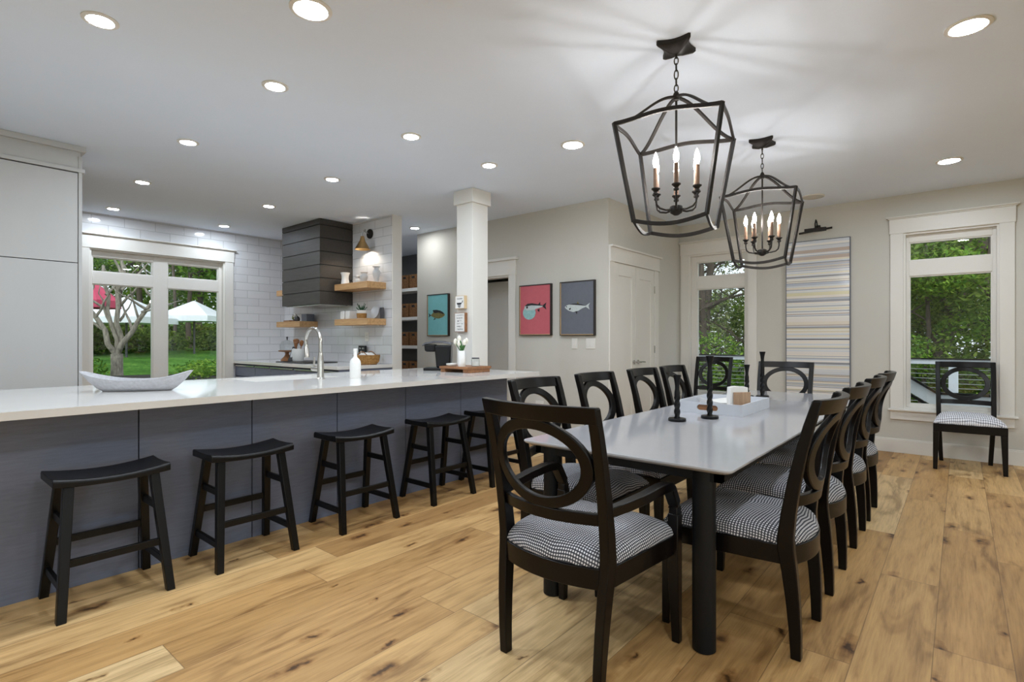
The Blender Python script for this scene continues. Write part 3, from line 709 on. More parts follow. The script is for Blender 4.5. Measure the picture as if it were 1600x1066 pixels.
b = MB(); b.hexa([(-.07, -.03, 0), (.07, -.03, 0), (.07, -.012, 0), (-.07, -.012, 0), (-.052, .035, .205), (.052, .035, .205), (.052, .05, .205), (-.052, .05, .205)]); b.build('board', 'blackplastic', fg, bevel=.004)
b = MB()
lean_y = lambda z: -.03+.065*z/.205
L = [[(.038*math.cos(2*PI*i/20), lean_y(.118+.066*math.sin(2*PI*i/20))-.001-.002*s_, .118+.066*math.sin(2*PI*i/20)) for i in range(20)] for s_ in (0, 1)]
b.loops(L); b.build('oval_inset', 'grayglass', fg, smooth=False)
bs = thing('kitchen_word_sign', 'small black sign with white lettering and a spoon on the back counter', 'sign', (-5.99, 4.085, .917))
b = MB(); b.box(-.075, .075, 0, .022, 0, .225); b.build('board', 'blackplastic', bs, bevel=.001)
b = MB(); glyphs(b, -.05, -.01, .178, .026, -.0004, 0, 5); b.build('lettering', 'whitematte', bs, smooth=False)
b = MB(); glyphs(b, .005, .05, .178, .026, -.0004, 0, 9)
b.build('lettering', 'whitematte', bs, smooth=False)
b = MB(); b.tube([(-.01, -.002, .05), (-.01, -.002, .105), (-.01, -.002, .115), (-.01, -.002, .135), (-.01, -.002, .155)], [.005, .005, .006, .018, .008], 10); b.build('spoon_drawing', 'whitematte', bs)
bk = thing('bread_basket', 'oval golden wicker basket with dark handles at the right end of the back counter', 'basket', (-5.66, 3.93, .917), R(25))
b = MB(); L = []
for sx, sy, z in ((.13, .085, 0), (.165, .105, .03), (.175, .112, .09), (.178, .115, .115), (.165, .102, .115), (.155, .095, .04), (.12, .07, .02)):
    L.append([(sx*math.cos(2*PI*i/32), sy*math.sin(2*PI*i/32), z) for i in range(32)])
b.loops(L); b.build('basket', 'wicker', bk)
for sy in (-1, 1):
    b = MB(); b.tube([(-.07+.14*k/10, sy*.105, .11+.045*math.sin(PI*k/10)) for k in range(11)], .006, 8); b.build('handle', 'walnut', bk)
b = MB(); L = [[(r*math.cos(2*PI*i/16)*1.2, r*math.sin(2*PI*i/16), z+.006*math.sin(i*2.4)) for i in range(16)] for r, z in ((.09, .06), (.085, .112), (.05, .135), (.01, .14))]
b.loops(L); b.build('cloth', 'whitematte', bk)
# wall sconce
sn = thing('wall_sconce', 'brass cone wall sconce with round dark backplate above the shelf', 'sconce', (-5.875, YH, 2.595))
b = MB(); b.loops([[(.062*math.cos(2*PI*i/24), -d, .062*math.sin(2*PI*i/24)) for i in range(24)] for d in (.001, .02)]); b.build('backplate', 'iron', sn, bevel=.003)
b = MB(); b.tube([(0, -.02, 0), (0, -.06, .012), (0, -.10, .02), (0, -.125, .0), (0, -.13, -.05)], .008, 8); b.tube([(0, -.10, .02), (0, -.085, .045)], .012, 8); b.build('arm', 'steel', sn)
b = MB(); sc_c = (.01, -.13, -.03); b.lathe([(.022, -.02), (.030, -.055), (.034, -.075), (.095, -.185), (.100, -.19), (.094, -.188), (.030, -.075), (.02, -.05)], sc_c, 28, caps=False); b.build('shade', 'brass', sn)
b = MB(); b.lathe([(.002, -.165), (.02, -.15), (.026, -.13), (.018, -.10), (.012, -.085)], sc_c, 12); b.build('bulb', 'sconcebulb', sn)

# items on the shelves
def urn(prof, name, mat, loc, label, cat='vase', group=None, seg=24):
    b = MB(); b.lathe(prof, seg=seg, caps=False); ob = b.build(name, mat, loc=loc); return tag(ob, label, cat, group)
ZU = 1.941; ZL = 1.486
urn([(0, 0), (.052, 0), (.050, .03), (.044, .07), (.046, .11), (.060, .15), (.056, .15), (.042, .11), (.040, .02), (0, .015)], 'vase', 'white', (-6.13, 3.93, ZU), 'white waisted vase at the left of the upper shelf')
urn([(0, 0), (.035, 0), (.038, .03), (.036, .055), (.026, .07), (.030, .085), (.034, .1), (.026, .118), (0, .12)], 'ceramic_jar', 'grayglass', (-5.98, 4.02, ZU), 'small grey lidded jar behind the white waisted vase on the upper shelf', 'jar')
urn([(0, 0), (.035, 0), (.030, .012), (.042, .05), (.050, .075), (.047, .09), (.036, .1), (.036, .118), (.050, .132), (.046, .132), (.032, .115), (.03, .02), (0, .015)], 'vase', 'grayglass', (-5.79, 3.985, ZU), 'short grey footed vase in the middle of the upper shelf')
urn([(0, 0), (.036, 0), (.028, .015), (.034, .05), (.050, .10), (.052, .13), (.044, .15), (.032, .16), (.032, .185), (.052, .2), (.048, .2), (.028, .18), (.028, .02), (0, .015)], 'vase', 'grayglass', (-5.63, 4.055, ZU), 'tall grey urn-shaped vase at the right end of the upper shelf')
for x, lab in ((-6.17, 'white square canister, left one of the pair on the lower right shelf'), (-6.055, 'white square canister, right one of the pair on the lower right shelf')):
    b = MB(); b.box(-.044, .044, -.055, .055, 0, .105); ob = b.build('canister', 'white', loc=(x, 3.965, ZL), bevel=.006); tag(ob, lab, 'canister')
po = thing('potted_succulent', 'spiky green succulent in a banded pot on the lower right shelf', 'plant', (-5.80, 3.955, ZL))
b = MB(); b.lathe([(0, 0), (.048, 0), (.055, .01), (.06, .10), (.062, .105), (.055, .105), (.05, .08), (0, .078)], seg=24, caps=False); pt = b.build('pot', 'white', po)
b = MB(); b.lathe([(.057, .005), (.061, .03), (.0625, .065), (.061, .068), (.055, .01)], seg=24, caps=False); b.build('woven_band', 'wicker', pt)
rnd = random.Random(4)
for k in range(15):
    a = k*2.39996; tl = .06+.07*rnd.random(); out = .02+.055*(k/15)
    b = MB(); L = []
    for q in range(5):
        t_ = q/4; w = .011*(1-t_)**.7+.001; r_ = .008+out*t_; z = .08+tl*t_*(1.1-.3*k/15)
        cx_, cy_ = r_*math.cos(a), r_*math.sin(a); sx, sy = -math.sin(a)*w, math.cos(a)*w
        L.append([(cx_+sx, cy_+sy, z), (cx_+.004*math.cos(a), cy_+.004*math.sin(a), z-.004), (cx_-sx, cy_-sy, z), (cx_-.003*math.cos(a), cy_-.003*math.sin(a), z+.004)])
    b.loops(L); b.build('succulent_leaf', 'darkgreen', po)
b = MB(); b.lathe([(0, 0), (.05, 0), (.085, .010), (.086, .013), (.05, .005), (0, .004)], seg=32, caps=False); ob = b.build('grey_plate', 'grayglass', loc=(-5.702, 4.092, ZL+.084)); ob.rotation_euler = (R(75), 0, 0)
tag(ob, 'round grey plate leaning on the tiles right of the succulent', 'plate')
b = MB(); b.box(-.03, .03, -.009, .009, 0, .14); ob = b.build('book', 'greyplastic', loc=(-5.578, 4.10, ZL), bevel=.002); tag(ob, 'thin dark upright book at the right end of the lower shelf', 'book')
# left lower shelf
fg_ = thing('animal_figurine', 'small white-headed animal figurine on the left lower shelf', 'figurine', (-7.40, 3.95, ZL))
b = MB(); b.lathe([(0, 0), (.03, 0), (.042, .02), (.04, .05), (.026, .07), (0, .074)], seg=16, caps=False); b.build('body', 'greyplastic', fg_)
b = MB(); b.lathe([(0, -.032), (.024, -.022), (.032, 0), (.024, .022), (0, .032)], (-.02, -.02, .085), 14, caps=False); hd_ = b.build('head', 'white', fg_)
for s_ in (-1, 1):
    b = MB(); b.lathe([(0, -.006), (.008, 0), (0, .006)], (-.02+s_*.013, -.05, .09), 8, caps=False); b.build('eye', 'inkdark', hd_)
b = MB(); b.box(-.085, .085, -.06, .06, 0, .018); ob = b.build('book', 'walnut', loc=(-7.58, 3.94, ZL), bevel=.002); tag(ob, 'thin brown book lying flat at the left end of the left lower shelf', 'book')
b = MB(); L = [[(r*math.cos(2*PI*i/12)*(1+.2*math.sin(i*5)), r*math.sin(2*PI*i/12), z) for i in range(12)] for r, z in ((.02, 0), (.045, .025), (.04, .06), (.02, .085), (.004, .095))]
b.loops(L); ob = b.build('moss_ball', 'leafC', loc=(-7.53, 3.99, ZL+.019)); tag(ob, 'olive-green moss ornament on the left lower shelf beside the figurine', 'ornament')
b = MB(); b.box(-.075, .075, -.06, .06, 0, .105); ob = b.build('storage_box', M['greypaper'], loc=(-7.26, 4.04, ZL), bevel=.003); tag(ob, 'blue-grey box on the left lower shelf under the hood', 'box')
# outlet on tiles
def plate(name, label, cat, x, z, w, h, y, kind):
    o = thing(name, label, cat, (x, y, z))
    b = MB(); b.box(-w/2, w/2, -.006, 0, -h/2, h/2); b.build('plate', 'trim', o, bevel=.002)
    for i in range(kind[1]):
        dx = (i-(kind[1]-1)/2)*.046; b = MB()
        if kind[0] == 'switch': b.hexa([(dx-.016, -.006, -.033), (dx+.016, -.006, -.033), (dx+.016, -.006, .033), (dx-.016, -.006, .033), (dx-.016, -.011, -.033), (dx+.016, -.011, -.033), (dx+.016, -.0075, .033), (dx-.016, -.0075, .033)]); b.build('rocker', 'trim', o)
        else:
            b.box(dx-.016, dx+.016, -.008, -.006, -.033, .033); oo = b.build('socket', 'trim', o)
            b = MB()
            for zz in (-.017, .017):
                b.box(dx-.007, dx-.005, -.0085, -.008, zz-.004, zz+.005); b.box(dx+.005, dx+.007, -.0085, -.008, zz-.004, zz+.005)
            b.build('slots', 'gap', oo)
    return o
plate('wall_outlet', 'white outlet plate on the kitchen tiles under the right shelf', 'outlet', -5.95, 1.26, .08, .12, YH, ('outlet', 1))
plate('light_switch', 'single white light switch under the grey fish picture', 'switch', -3.397, 1.176, .075, .118, YP, ('switch', 1))
plate('light_switch', 'double white light switch near the closet corner', 'switch', -3.183, 1.176, .12, .118, YP, ('switch', 2))
plate('wall_outlet', 'white double outlet low on the picture wall, seen through a chair back', 'outlet', -3.90, .42, .12, .118, YP, ('outlet', 2))

# pantry shelves and baskets
PY = 6.0
shz = []
for (yy, lab) in ((450.5, 'topmost white pantry shelf past the end of the tiled wall'), (495.5, 'middle white pantry shelf past the end of the tiled wall'), (540., 'lower white pantry shelf past the end of the tiled wall'), (586., 'lowest white pantry shelf, mostly hidden by the island counter')):
    z = 1.22+(531-yy)*9.35/835; shz.append(z)
    b = MB(); b.box(XK+.002, -6.176, PY, 6.348, z-.055, z); ob = b.build('pantry_shelf', 'trim', bevel=.002); tag(ob, lab, 'shelf', 'white pantry shelves')
bkt = None
rowname = ('topmost', 'second', 'third', 'lowest')
for k, z in enumerate(shz):
    for q, x in enumerate((-7.521, -7.284)):
        lab = ('left', 'right')[q]+' dark woven basket on the '+rowname[k]+' pantry shelf'
        if bkt is None:
            bkt = thing('woven_basket', lab, 'basket', (x, PY+.13, z+.001), 0, 'woven baskets on the pantry shelves')
            b = MB(); w, d, h = .104, .12, .235
            L = [[(-s_*w, -s_*d, zz), (s_*w, -s_*d, zz), (s_*w, s_*d, zz), (-s_*w, s_*d, zz)] for s_, zz in ((.92, 0), (1, .03), (1, h), (.93, h), (.90, .03))]
            b.loops(L); b.build('basket', 'basket', bkt, bevel=.008)
            b = MB(); b.tube([(-.035+.07*i/8, -d-.004, h-.06+.028*math.sin(PI*i/8)) for i in range(9)], .006, 6); b.box(-.035, .035, -d-.003, -d+.001, h-.065, h-.035); b.build('handle_opening', 'gap', bkt)
        else: dup(bkt, (x, PY+.13, z+.001), 0, lab)

# ================================================================== PICTURES
def picture(name, label, x0, x1, z0, z1, paper):
    o = thing(name, label, 'picture', ((x0+x1)/2, YP, (z0+z1)/2)); w = (x1-x0)/2; h = (z1-z0)/2; fr = .012; d = .04
    b = MB(); cells(b, -w, w, -h, h, [(-w+fr, w-fr, -h+fr, h-fr)], lambda a, c, e, f: b.box(a, c, -d, -.001, e, f)); b.build('frame', 'pictureframe', o, bevel=.001)
    b = MB(); b.box(-w+fr-.004, -w+fr+.006, -d-.0008, -d+.004, -h+fr, h-fr); b.box(-w+fr, w-fr, -d-.0008, -d+.004, -h+fr-.004, -h+fr+.004); b.build('gilt_edge', 'goldedge', o)
    b = MB(); b.box(-w+fr, w-fr, -.034, -.03, -h+fr, h-fr); b.build('print', paper, o, smooth=False); return o
def flat(mb, poly, y, m=0, t=.0015): mb.prism(poly, y-t, y, 1, m)
Yf = -.0345
p = picture('fish_picture', 'teal picture of an olive bass fish left of the column', -5.912, -5.468, 1.272, 1.868, 'tealpaper')
b = MB(); s = .30
body = [(-.15, .0), (-.12, .015), (-.08, .05), (-.02, .068), (.05, .064), (.11, .04), (.15, .008), (.145, -.012), (.10, -.035), (.03, -.05), (-.06, -.04), (-.12, -.014)]
flat(b, body, Yf, 0); flat(b, [(-.14, .0), (-.19, .035), (-.175, .0), (-.19, -.03)], Yf-.0004, 1); flat(b, [(-.09, .045), (-.10, .075), (-.02, .075), (.03, .068)], Yf-.0004, 1)
flat(b, [(-.08, .048), (-.02, .066), (.05, .062), (.11, .04), (.14, .012), (.09, .022), (.02, .036), (-.06, .026)], Yf-.0016, 1); flat(b, [(-.06, -.042), (-.09, -.07), (-.03, -.055)], Yf-.0004, 1)
flat(b, [(.112+.009*math.cos(2*PI*i/10), .016+.009*math.sin(2*PI*i/10)) for i in range(10)], Yf-.003, 1)
b.build('fish_print', ['bassbody', 'inkdark'], p, smooth=False)
p = picture('fish_picture', 'rose-pink picture of a round pufferfish beside the doorway', -4.19, -3.708, 1.272, 1.888, 'pinkpaper')
b = MB()
flat(b, [(-.085+.098*math.cos(2*PI*i/28), -.03+.085*math.sin(2*PI*i/28)) for i in range(28)], Yf, 1)
flat(b, [(-.155, .05), (-.11, .078), (-.04, .082), (.05, .066), (.13, .05), (.13, .035), (.05, .02), (-.02, .0), (-.12, .0), (-.16, .02)], Yf-.0016, 2)
flat(b, [(-.155, .052), (-.11, .08), (-.04, .084), (.05, .068), (.13, .05), (.12, .046), (.04, .052), (-.05, .058), (-.12, .05)], Yf-.003, 0)
flat(b, [(.12, .05), (.175, .085), (.16, .043), (.175, .0), (.12, .034)], Yf-.0016, 0); flat(b, [(.05, .062), (.085, .095), (.085, .06)], Yf-.0032, 0); flat(b, [(.04, .0), (.07, -.028), (.075, .012)], Yf-.0032, 0)
flat(b, [(-.115+.014*math.cos(2*PI*i/12), .035+.014*math.sin(2*PI*i/12)) for i in range(12)], Yf-.0046, 0)
b.build('fish_print', ['inkdark', 'inkaqua', 'inkpale'], p, smooth=False)
p = picture('fish_picture', 'slate-grey picture of a slender silver fish nearest the closet corner', -3.58, -3.113, 1.268, 1.89, 'greypaper')
b = MB()
flat(b, [(-.165, .02), (-.13, .04), (-.07, .05), (.0, .05), (.06, .04), (.125, .022), (.125, .012), (.07, -.005), (.02, -.03), (-.05, -.042), (-.11, -.025), (-.15, .0)], Yf, 1)
flat(b, [(-.10, .045), (-.05, .053), (.01, .053), (.07, .04), (.12, .022), (.06, .03), (-.02, .038)], Yf-.0016, 0)
flat(b, [(.115, .02), (.175, .055), (.155, .018), (.17, -.02), (.12, .012)], Yf-.0004, 1); flat(b, [(.0, .05), (.01, .08), (.035, .046)], Yf-.0004, 2); flat(b, [(-.02, -.036), (.0, -.07), (.01, -.032)], Yf-.0004, 0)
flat(b, [(-.10, .0), (-.075, .008), (-.085, -.016), (-.105, -.014)], Yf-.0032, 0)
flat(b, [(-.138+.007*math.cos(2*PI*i/10), .022+.007*math.sin(2*PI*i/10)) for i in range(10)], Yf-.0032, 0)
b.build('fish_print', ['inkdark', 'inkpale', 'bassbody'], p, smooth=False)
# striped art on the back wall
o = thing('striped_painting', 'tall narrow painting of thin multicoloured stripes between the back windows', 'painting', (-1.285, YB, 1.47))
b = MB(); b.box(-.325, .325, -.035, -.001, -.91, .91); b.build('canvas', 'stripes', o, smooth=False)
b = MB(); cells(b, -.333, .333, -.918, .918, [(-.325, .325, -.91, .91)], lambda a, c, e, f: b.box(a, c, -.038, -.001, e, f)); b.build('frame', M['greypaper'], o)
o = thing('picture_light', 'dark bronze picture light mounted above the striped painting', 'picture light', (-1.285, YB, 2.50))
b = MB(); b.tube([(-.17, -.13, -.035), (.17, -.13, -.005)], .012, 10); b.box(-.11, .11, -.15, -.11, -.03, .01); b.build('lamp_bar', 'iron', o)
b = MB(); b.tube([(0, -.13, .0), (0, -.14, .06), (0, -.10, .11), (0, -.05, .10), (0, -.02, .04), (0, -.001, .03)], .007, 8); b.build('arm', 'iron', o)
b = MB(); b.box(-.03, .03, -.014, -.001, -.01, .06); b.build('mount', 'iron', o, bevel=.002)

# ================================================================== CEILING LIGHTS
M['lensC'] = emit('downlight_glow_dim', (.95, .98, 1.0), 150.)
def downlight(name, x, y, label, big=False):
    dim = big == 'dim'; big = big is True
    o = thing(name, label, 'ceiling light', (x, y, HC), 0, 'recessed ceiling lights'); r = .074 if big else .054
    b = MB(); b.lathe([(r+.022, .002), (r+.022, -.005), (r+.004, -.009), (r, -.007), (r, .002)], seg=32, caps=False); b.build('trim_ring', 'trim', o)
    b = MB(); n = 28; b.add([(0, 0, -.006)]+[(r*math.cos(2*PI*i/n), r*math.sin(2*PI*i/n), -.006) for i in range(n)], [(0, (i+1) % n+1, i+1) for i in range(n)])
    b.build('lens', 'lensB' if big else ('lensC' if dim else 'lens'), o, smooth=False); return o
for x, y, lab, big in (
    (-3.215, .706, 'recessed light at the top left corner, nearest of the row over the island', False),
    (-3.225, 1.58, 'second recessed light of the row running over the island', False),
    (-3.225, 2.64, 'third recessed light of the row running over the island', False),
    (-3.225, 3.525, 'recessed light of the island row beside the white column capital', False),
    (-4.667, 1.587, 'recessed light over the kitchen aisle right of the tall cabinet top', False),
    (-4.674, 2.853, 'recessed light over the kitchen aisle in front of the range hood', False),
    (-6.2, 1.70, 'recessed light deeper in the kitchen beside the tall cabinet', False),
    (-6.18, 2.951, 'recessed light deeper in the kitchen just left of the range hood', False),
    (-7.72, 1.82, 'recessed light above the left part of the kitchen window', False),
    (-7.725, 3.071, 'recessed light above the right end of the kitchen window', False),
    (-5.83, 4.84, 'recessed light above the teal fish picture', 'dim'),
    (-2.373, 3.584, 'recessed light between the white column and the front lantern', True),
    (-2.347, 1.321, 'large recessed light at the top edge of the ceiling', True),
    (.03, 3.493, 'recessed light at the top right corner of the ceiling', True),
    (-.075, 6.01, 'recessed light in front of the right back window', True)):
    downlight('recessed_light', x, y, lab, big)
downlight('recessed_light', -7.0, 5.2, 'added hidden light brightening the pantry behind the tiled wall')  # unseen lamp added to brighten the pantry shelves
for x, y in ((-.05, .9), (2.2, 1.0), (2.2, 3.6), (2.2, 6.0), (-2.347, -1.0), (-.05, -1.6), (2.2, -1.6), (-3.22, -.6), (-2.347, -3.2), (.8, -3.4)):  # unseen lamps added behind the viewer to brighten the room
    downlight('recessed_light', x, y, 'added unseen recessed light behind the viewer, brightening the room', True)
o = thing('ceiling_speaker', 'flat round white ceiling speaker above the striped painting', 'speaker', (-1.23, 6.56, HC))
b = MB(); b.lathe([(.115, .002), (.115, -.006), (.105, -.010)], seg=36, caps=False); b.build('rim', 'trim', o)
b = MB(); b.lathe([(.105, -.008), (.06, -.009), (0, -.009)], seg=36, caps=False); b.build('grille', 'wall', o)

# ================================================================== LANTERN CHANDELIERS
def lantern(label, loc, rz):
    o = thing('lantern_chandelier', label, 'chandelier', loc, rz, 'open lantern chandeliers over the table')
    z = lambda v: v-HC
    # canopy: concave four-pointed star
    def star(r, n=8):
        P = []
        for k in range(4):
            a0 = PI/4+k*PI/2; a1 = a0+PI/2
            p0 = Vector((r*math.cos(a0), r*math.sin(a0))); p1 = Vector((r*math.cos(a1), r*math.sin(a1)))
            tang = (p1-p0).normalized(); w = r*.07
            nrm = Vector((-(p0+p1).x, -(p0+p1).y)).normalized()
            for i in range(n):
                t_ = i/(n-1); q = p0+tang*w+(p1-p0-tang*2*w)*t_+nrm*(.17*r*math.sin(PI*t_)); P.append((q.x, q.y))
        return P
    b = MB(); L = [[(x, y, zz) for x, y in star(r)] for r, zz in ((.122, -.001), (.122, -.020), (.112, -.028), (.045, -.052), (.02, -.056))]
    b.loops(L); b.build('canopy', 'iron', o, ang=50)
    b = MB(); zt = -.054; k = 0; b.tube([(0, 0, zt+.01), (0, 0, zt-.02)], .006, 8)
    zl = zt-.012
    while zl > z(2.52):
        hl = .021 if k != 2 else .026
        pl = []
        for i in range(14):
            a = 2*PI*i/14; u = .010*math.cos(a); v = (hl)*math.sin(a)
            pl.append((u, 0, zl-hl+v) if k % 2 == 0 else (0, u, zl-hl+v))
        b.tube(pl, .003, 6, closed=True); zl -= 2*hl-.008; k += 1
    b.build('chain', 'iron', o)
    A, B = .258, .178; zt_, zb_ = z(2.318), z(1.832); zc = z(2.500)
    cor = [(A, A), (-A, A), (-A, -A), (A, -A)]; cob = [(B, B), (-B, B), (-B, -B), (B, -B)]
    b = MB()
    for k in range(4):
        p0, p1 = cor[k], cor[(k+1) % 4]; q0, q1 = cob[k], cob[(k+1) % 4]
        b.bar([(p0[0], p0[1], zt_+.006), (q0[0], q0[1], zb_-.006)], .021, .016, up=(p0[0], p0[1], 0))
        n = 16; path = []
        for i in range(n+1):
            t_ = i/n; s_ = .5-.5*math.cos(2*PI*t_); path.append((p0[0]+(p1[0]-p0[0])*t_, p0[1]+(p1[1]-p0[1])*t_, zt_+.022*s_))
        b.bar(path, .020, .012)
        path = []
        for i in range(n+1):
            t_ = i/n; s_ = math.sin(PI*t_); path.append((q0[0]+(q1[0]-q0[0])*t_, q0[1]+(q1[1]-q0[1])*t_, zb_-.03*s_))
        b.bar(path, .020, .012)
        path = []
        for i in range(n+1):       # ogee arm from corner to crown
            t_ = i/n; s_ = .5-.5*math.cos(PI*t_); s_ = s_*.9+.1*math.sin(PI*t_/2); path.append((p0[0]*(1-t_), p0[1]*(1-t_), zt_+(zc-zt_)*s_))
        b.bar(path, .012, .019)
    b.build('cage', 'iron', o, bevel=.0015, seg=1)
    b = MB(); b.lathe([(.0, zc+.028), (.012, zc+.025), (.02, zc+.005), (.016, zc-.015), (.006, zc-.02)], seg=14, caps=False); b.tube([(0, 0, zc-.01), (0, 0, z(1.92))], .006, 8); b.build('stem', 'iron', o)
    zh = z(1.906); b = MB(); b.lathe([(0, zh-.03), (.012, zh-.028), (.030, zh-.016), (.035, zh), (.032, zh+.018), (.012, zh+.026), (0, zh+.026)], seg=18, caps=False); b.build('hub', 'iron', o)
    for k in range(6):
        a = PI/3*k+.714; ca, sa = math.cos(a), math.sin(a); r = .118
        P = lambda rr, zz: (rr*ca, rr*sa, zz)
        b = MB(); b.tube([P(.028, zh), P(.06, zh-.004), P(.095, zh+.004), P(.112, zh+.02), P(r, zh+.048), P(r, zh+.075)], .0055, 8)
        cu = (r*ca, r*sa, zh+.07); b.lathe([(.006, 0), (.014, .004), (.014, .012), (.010, .016), (.016, .026), (.023, .031), (.023, .036), (.014, .038)], cu, 14); b.build('arm', 'iron', o)
        b = MB(); b.lathe([(.0125, .034), (.0125, .140), (.009, .144)], cu, 12); cd = b.build('candle', 'candle_sleeve', o)
        b = MB(); b.lathe([(.004, .142), (.011, .154), (.0145, .170), (.0125, .190), (.006, .212), (.001, .224)], cu, 10); b.build('bulb', 'bulb', cd)
    return o
ch = lantern('nearer black lantern chandelier with candle bulbs hanging over the dining table', (-1.15, 2.72, HC), R(12))
dup(ch, (-1.19, 4.47, HC), R(-83), 'farther black lantern chandelier hanging over the far half of the table')

# ================================================================== DINING TABLE
tb = thing('dining_table', 'long glossy grey dining table on round black legs', 'table', (-1.14, 3.72, 0))
TX0, TX1, TY0, TY1 = -1.635, -.645, 2.02, 5.42
def rr(x0, x1, y0, y1, r, n=5):
    P = []
    for cx_, cy_, a0 in ((x1-r, y1-r, 0), (x0+r, y1-r, PI/2), (x0+r, y0+r, PI), (x1-r, y0+r, 1.5*PI)):
        for i in range(n+1):
            a = a0+PI/2*i/n; P.append((cx_+r*math.cos(a), cy_+r*math.sin(a)))
    return P
b = MB(); b.loops([[(x+1.14, y-3.72, zz) for x, y in rr(TX0+i, TX1-i, TY0+i, TY1-i, .03)] for i, zz in ((.022, .712), (.004, .722), (0, .727), (0, .733), (.002, .735))])
b.build('tabletop', 'tabletop', tb, ang=30)
b = MB(); x0, x1, y0, y1 = TX0+.05+1.14, TX1-.05+1.14, TY0+.05-3.72, TY1-.05-3.72
for q in ((x0, x0+.03, y0, y1), (x1-.03, x1, y0, y1), (x0, x1, y0, y0+.03), (x0, x1, y1-.03, y1)): b.box(*q, .672, .712)
b.build('table_frame', 'tableleg', tb)
for lx, ly in ((-.774, 2.10), (-1.505, 2.10), (-.774, 5.19), (-1.505, 5.19)):
    b = MB(); b.lathe([(.040, 0), (.045, .004), (.045, .712)], (lx+1.14, ly-3.72, 0), 28); b.build('leg', 'tableleg', tb)

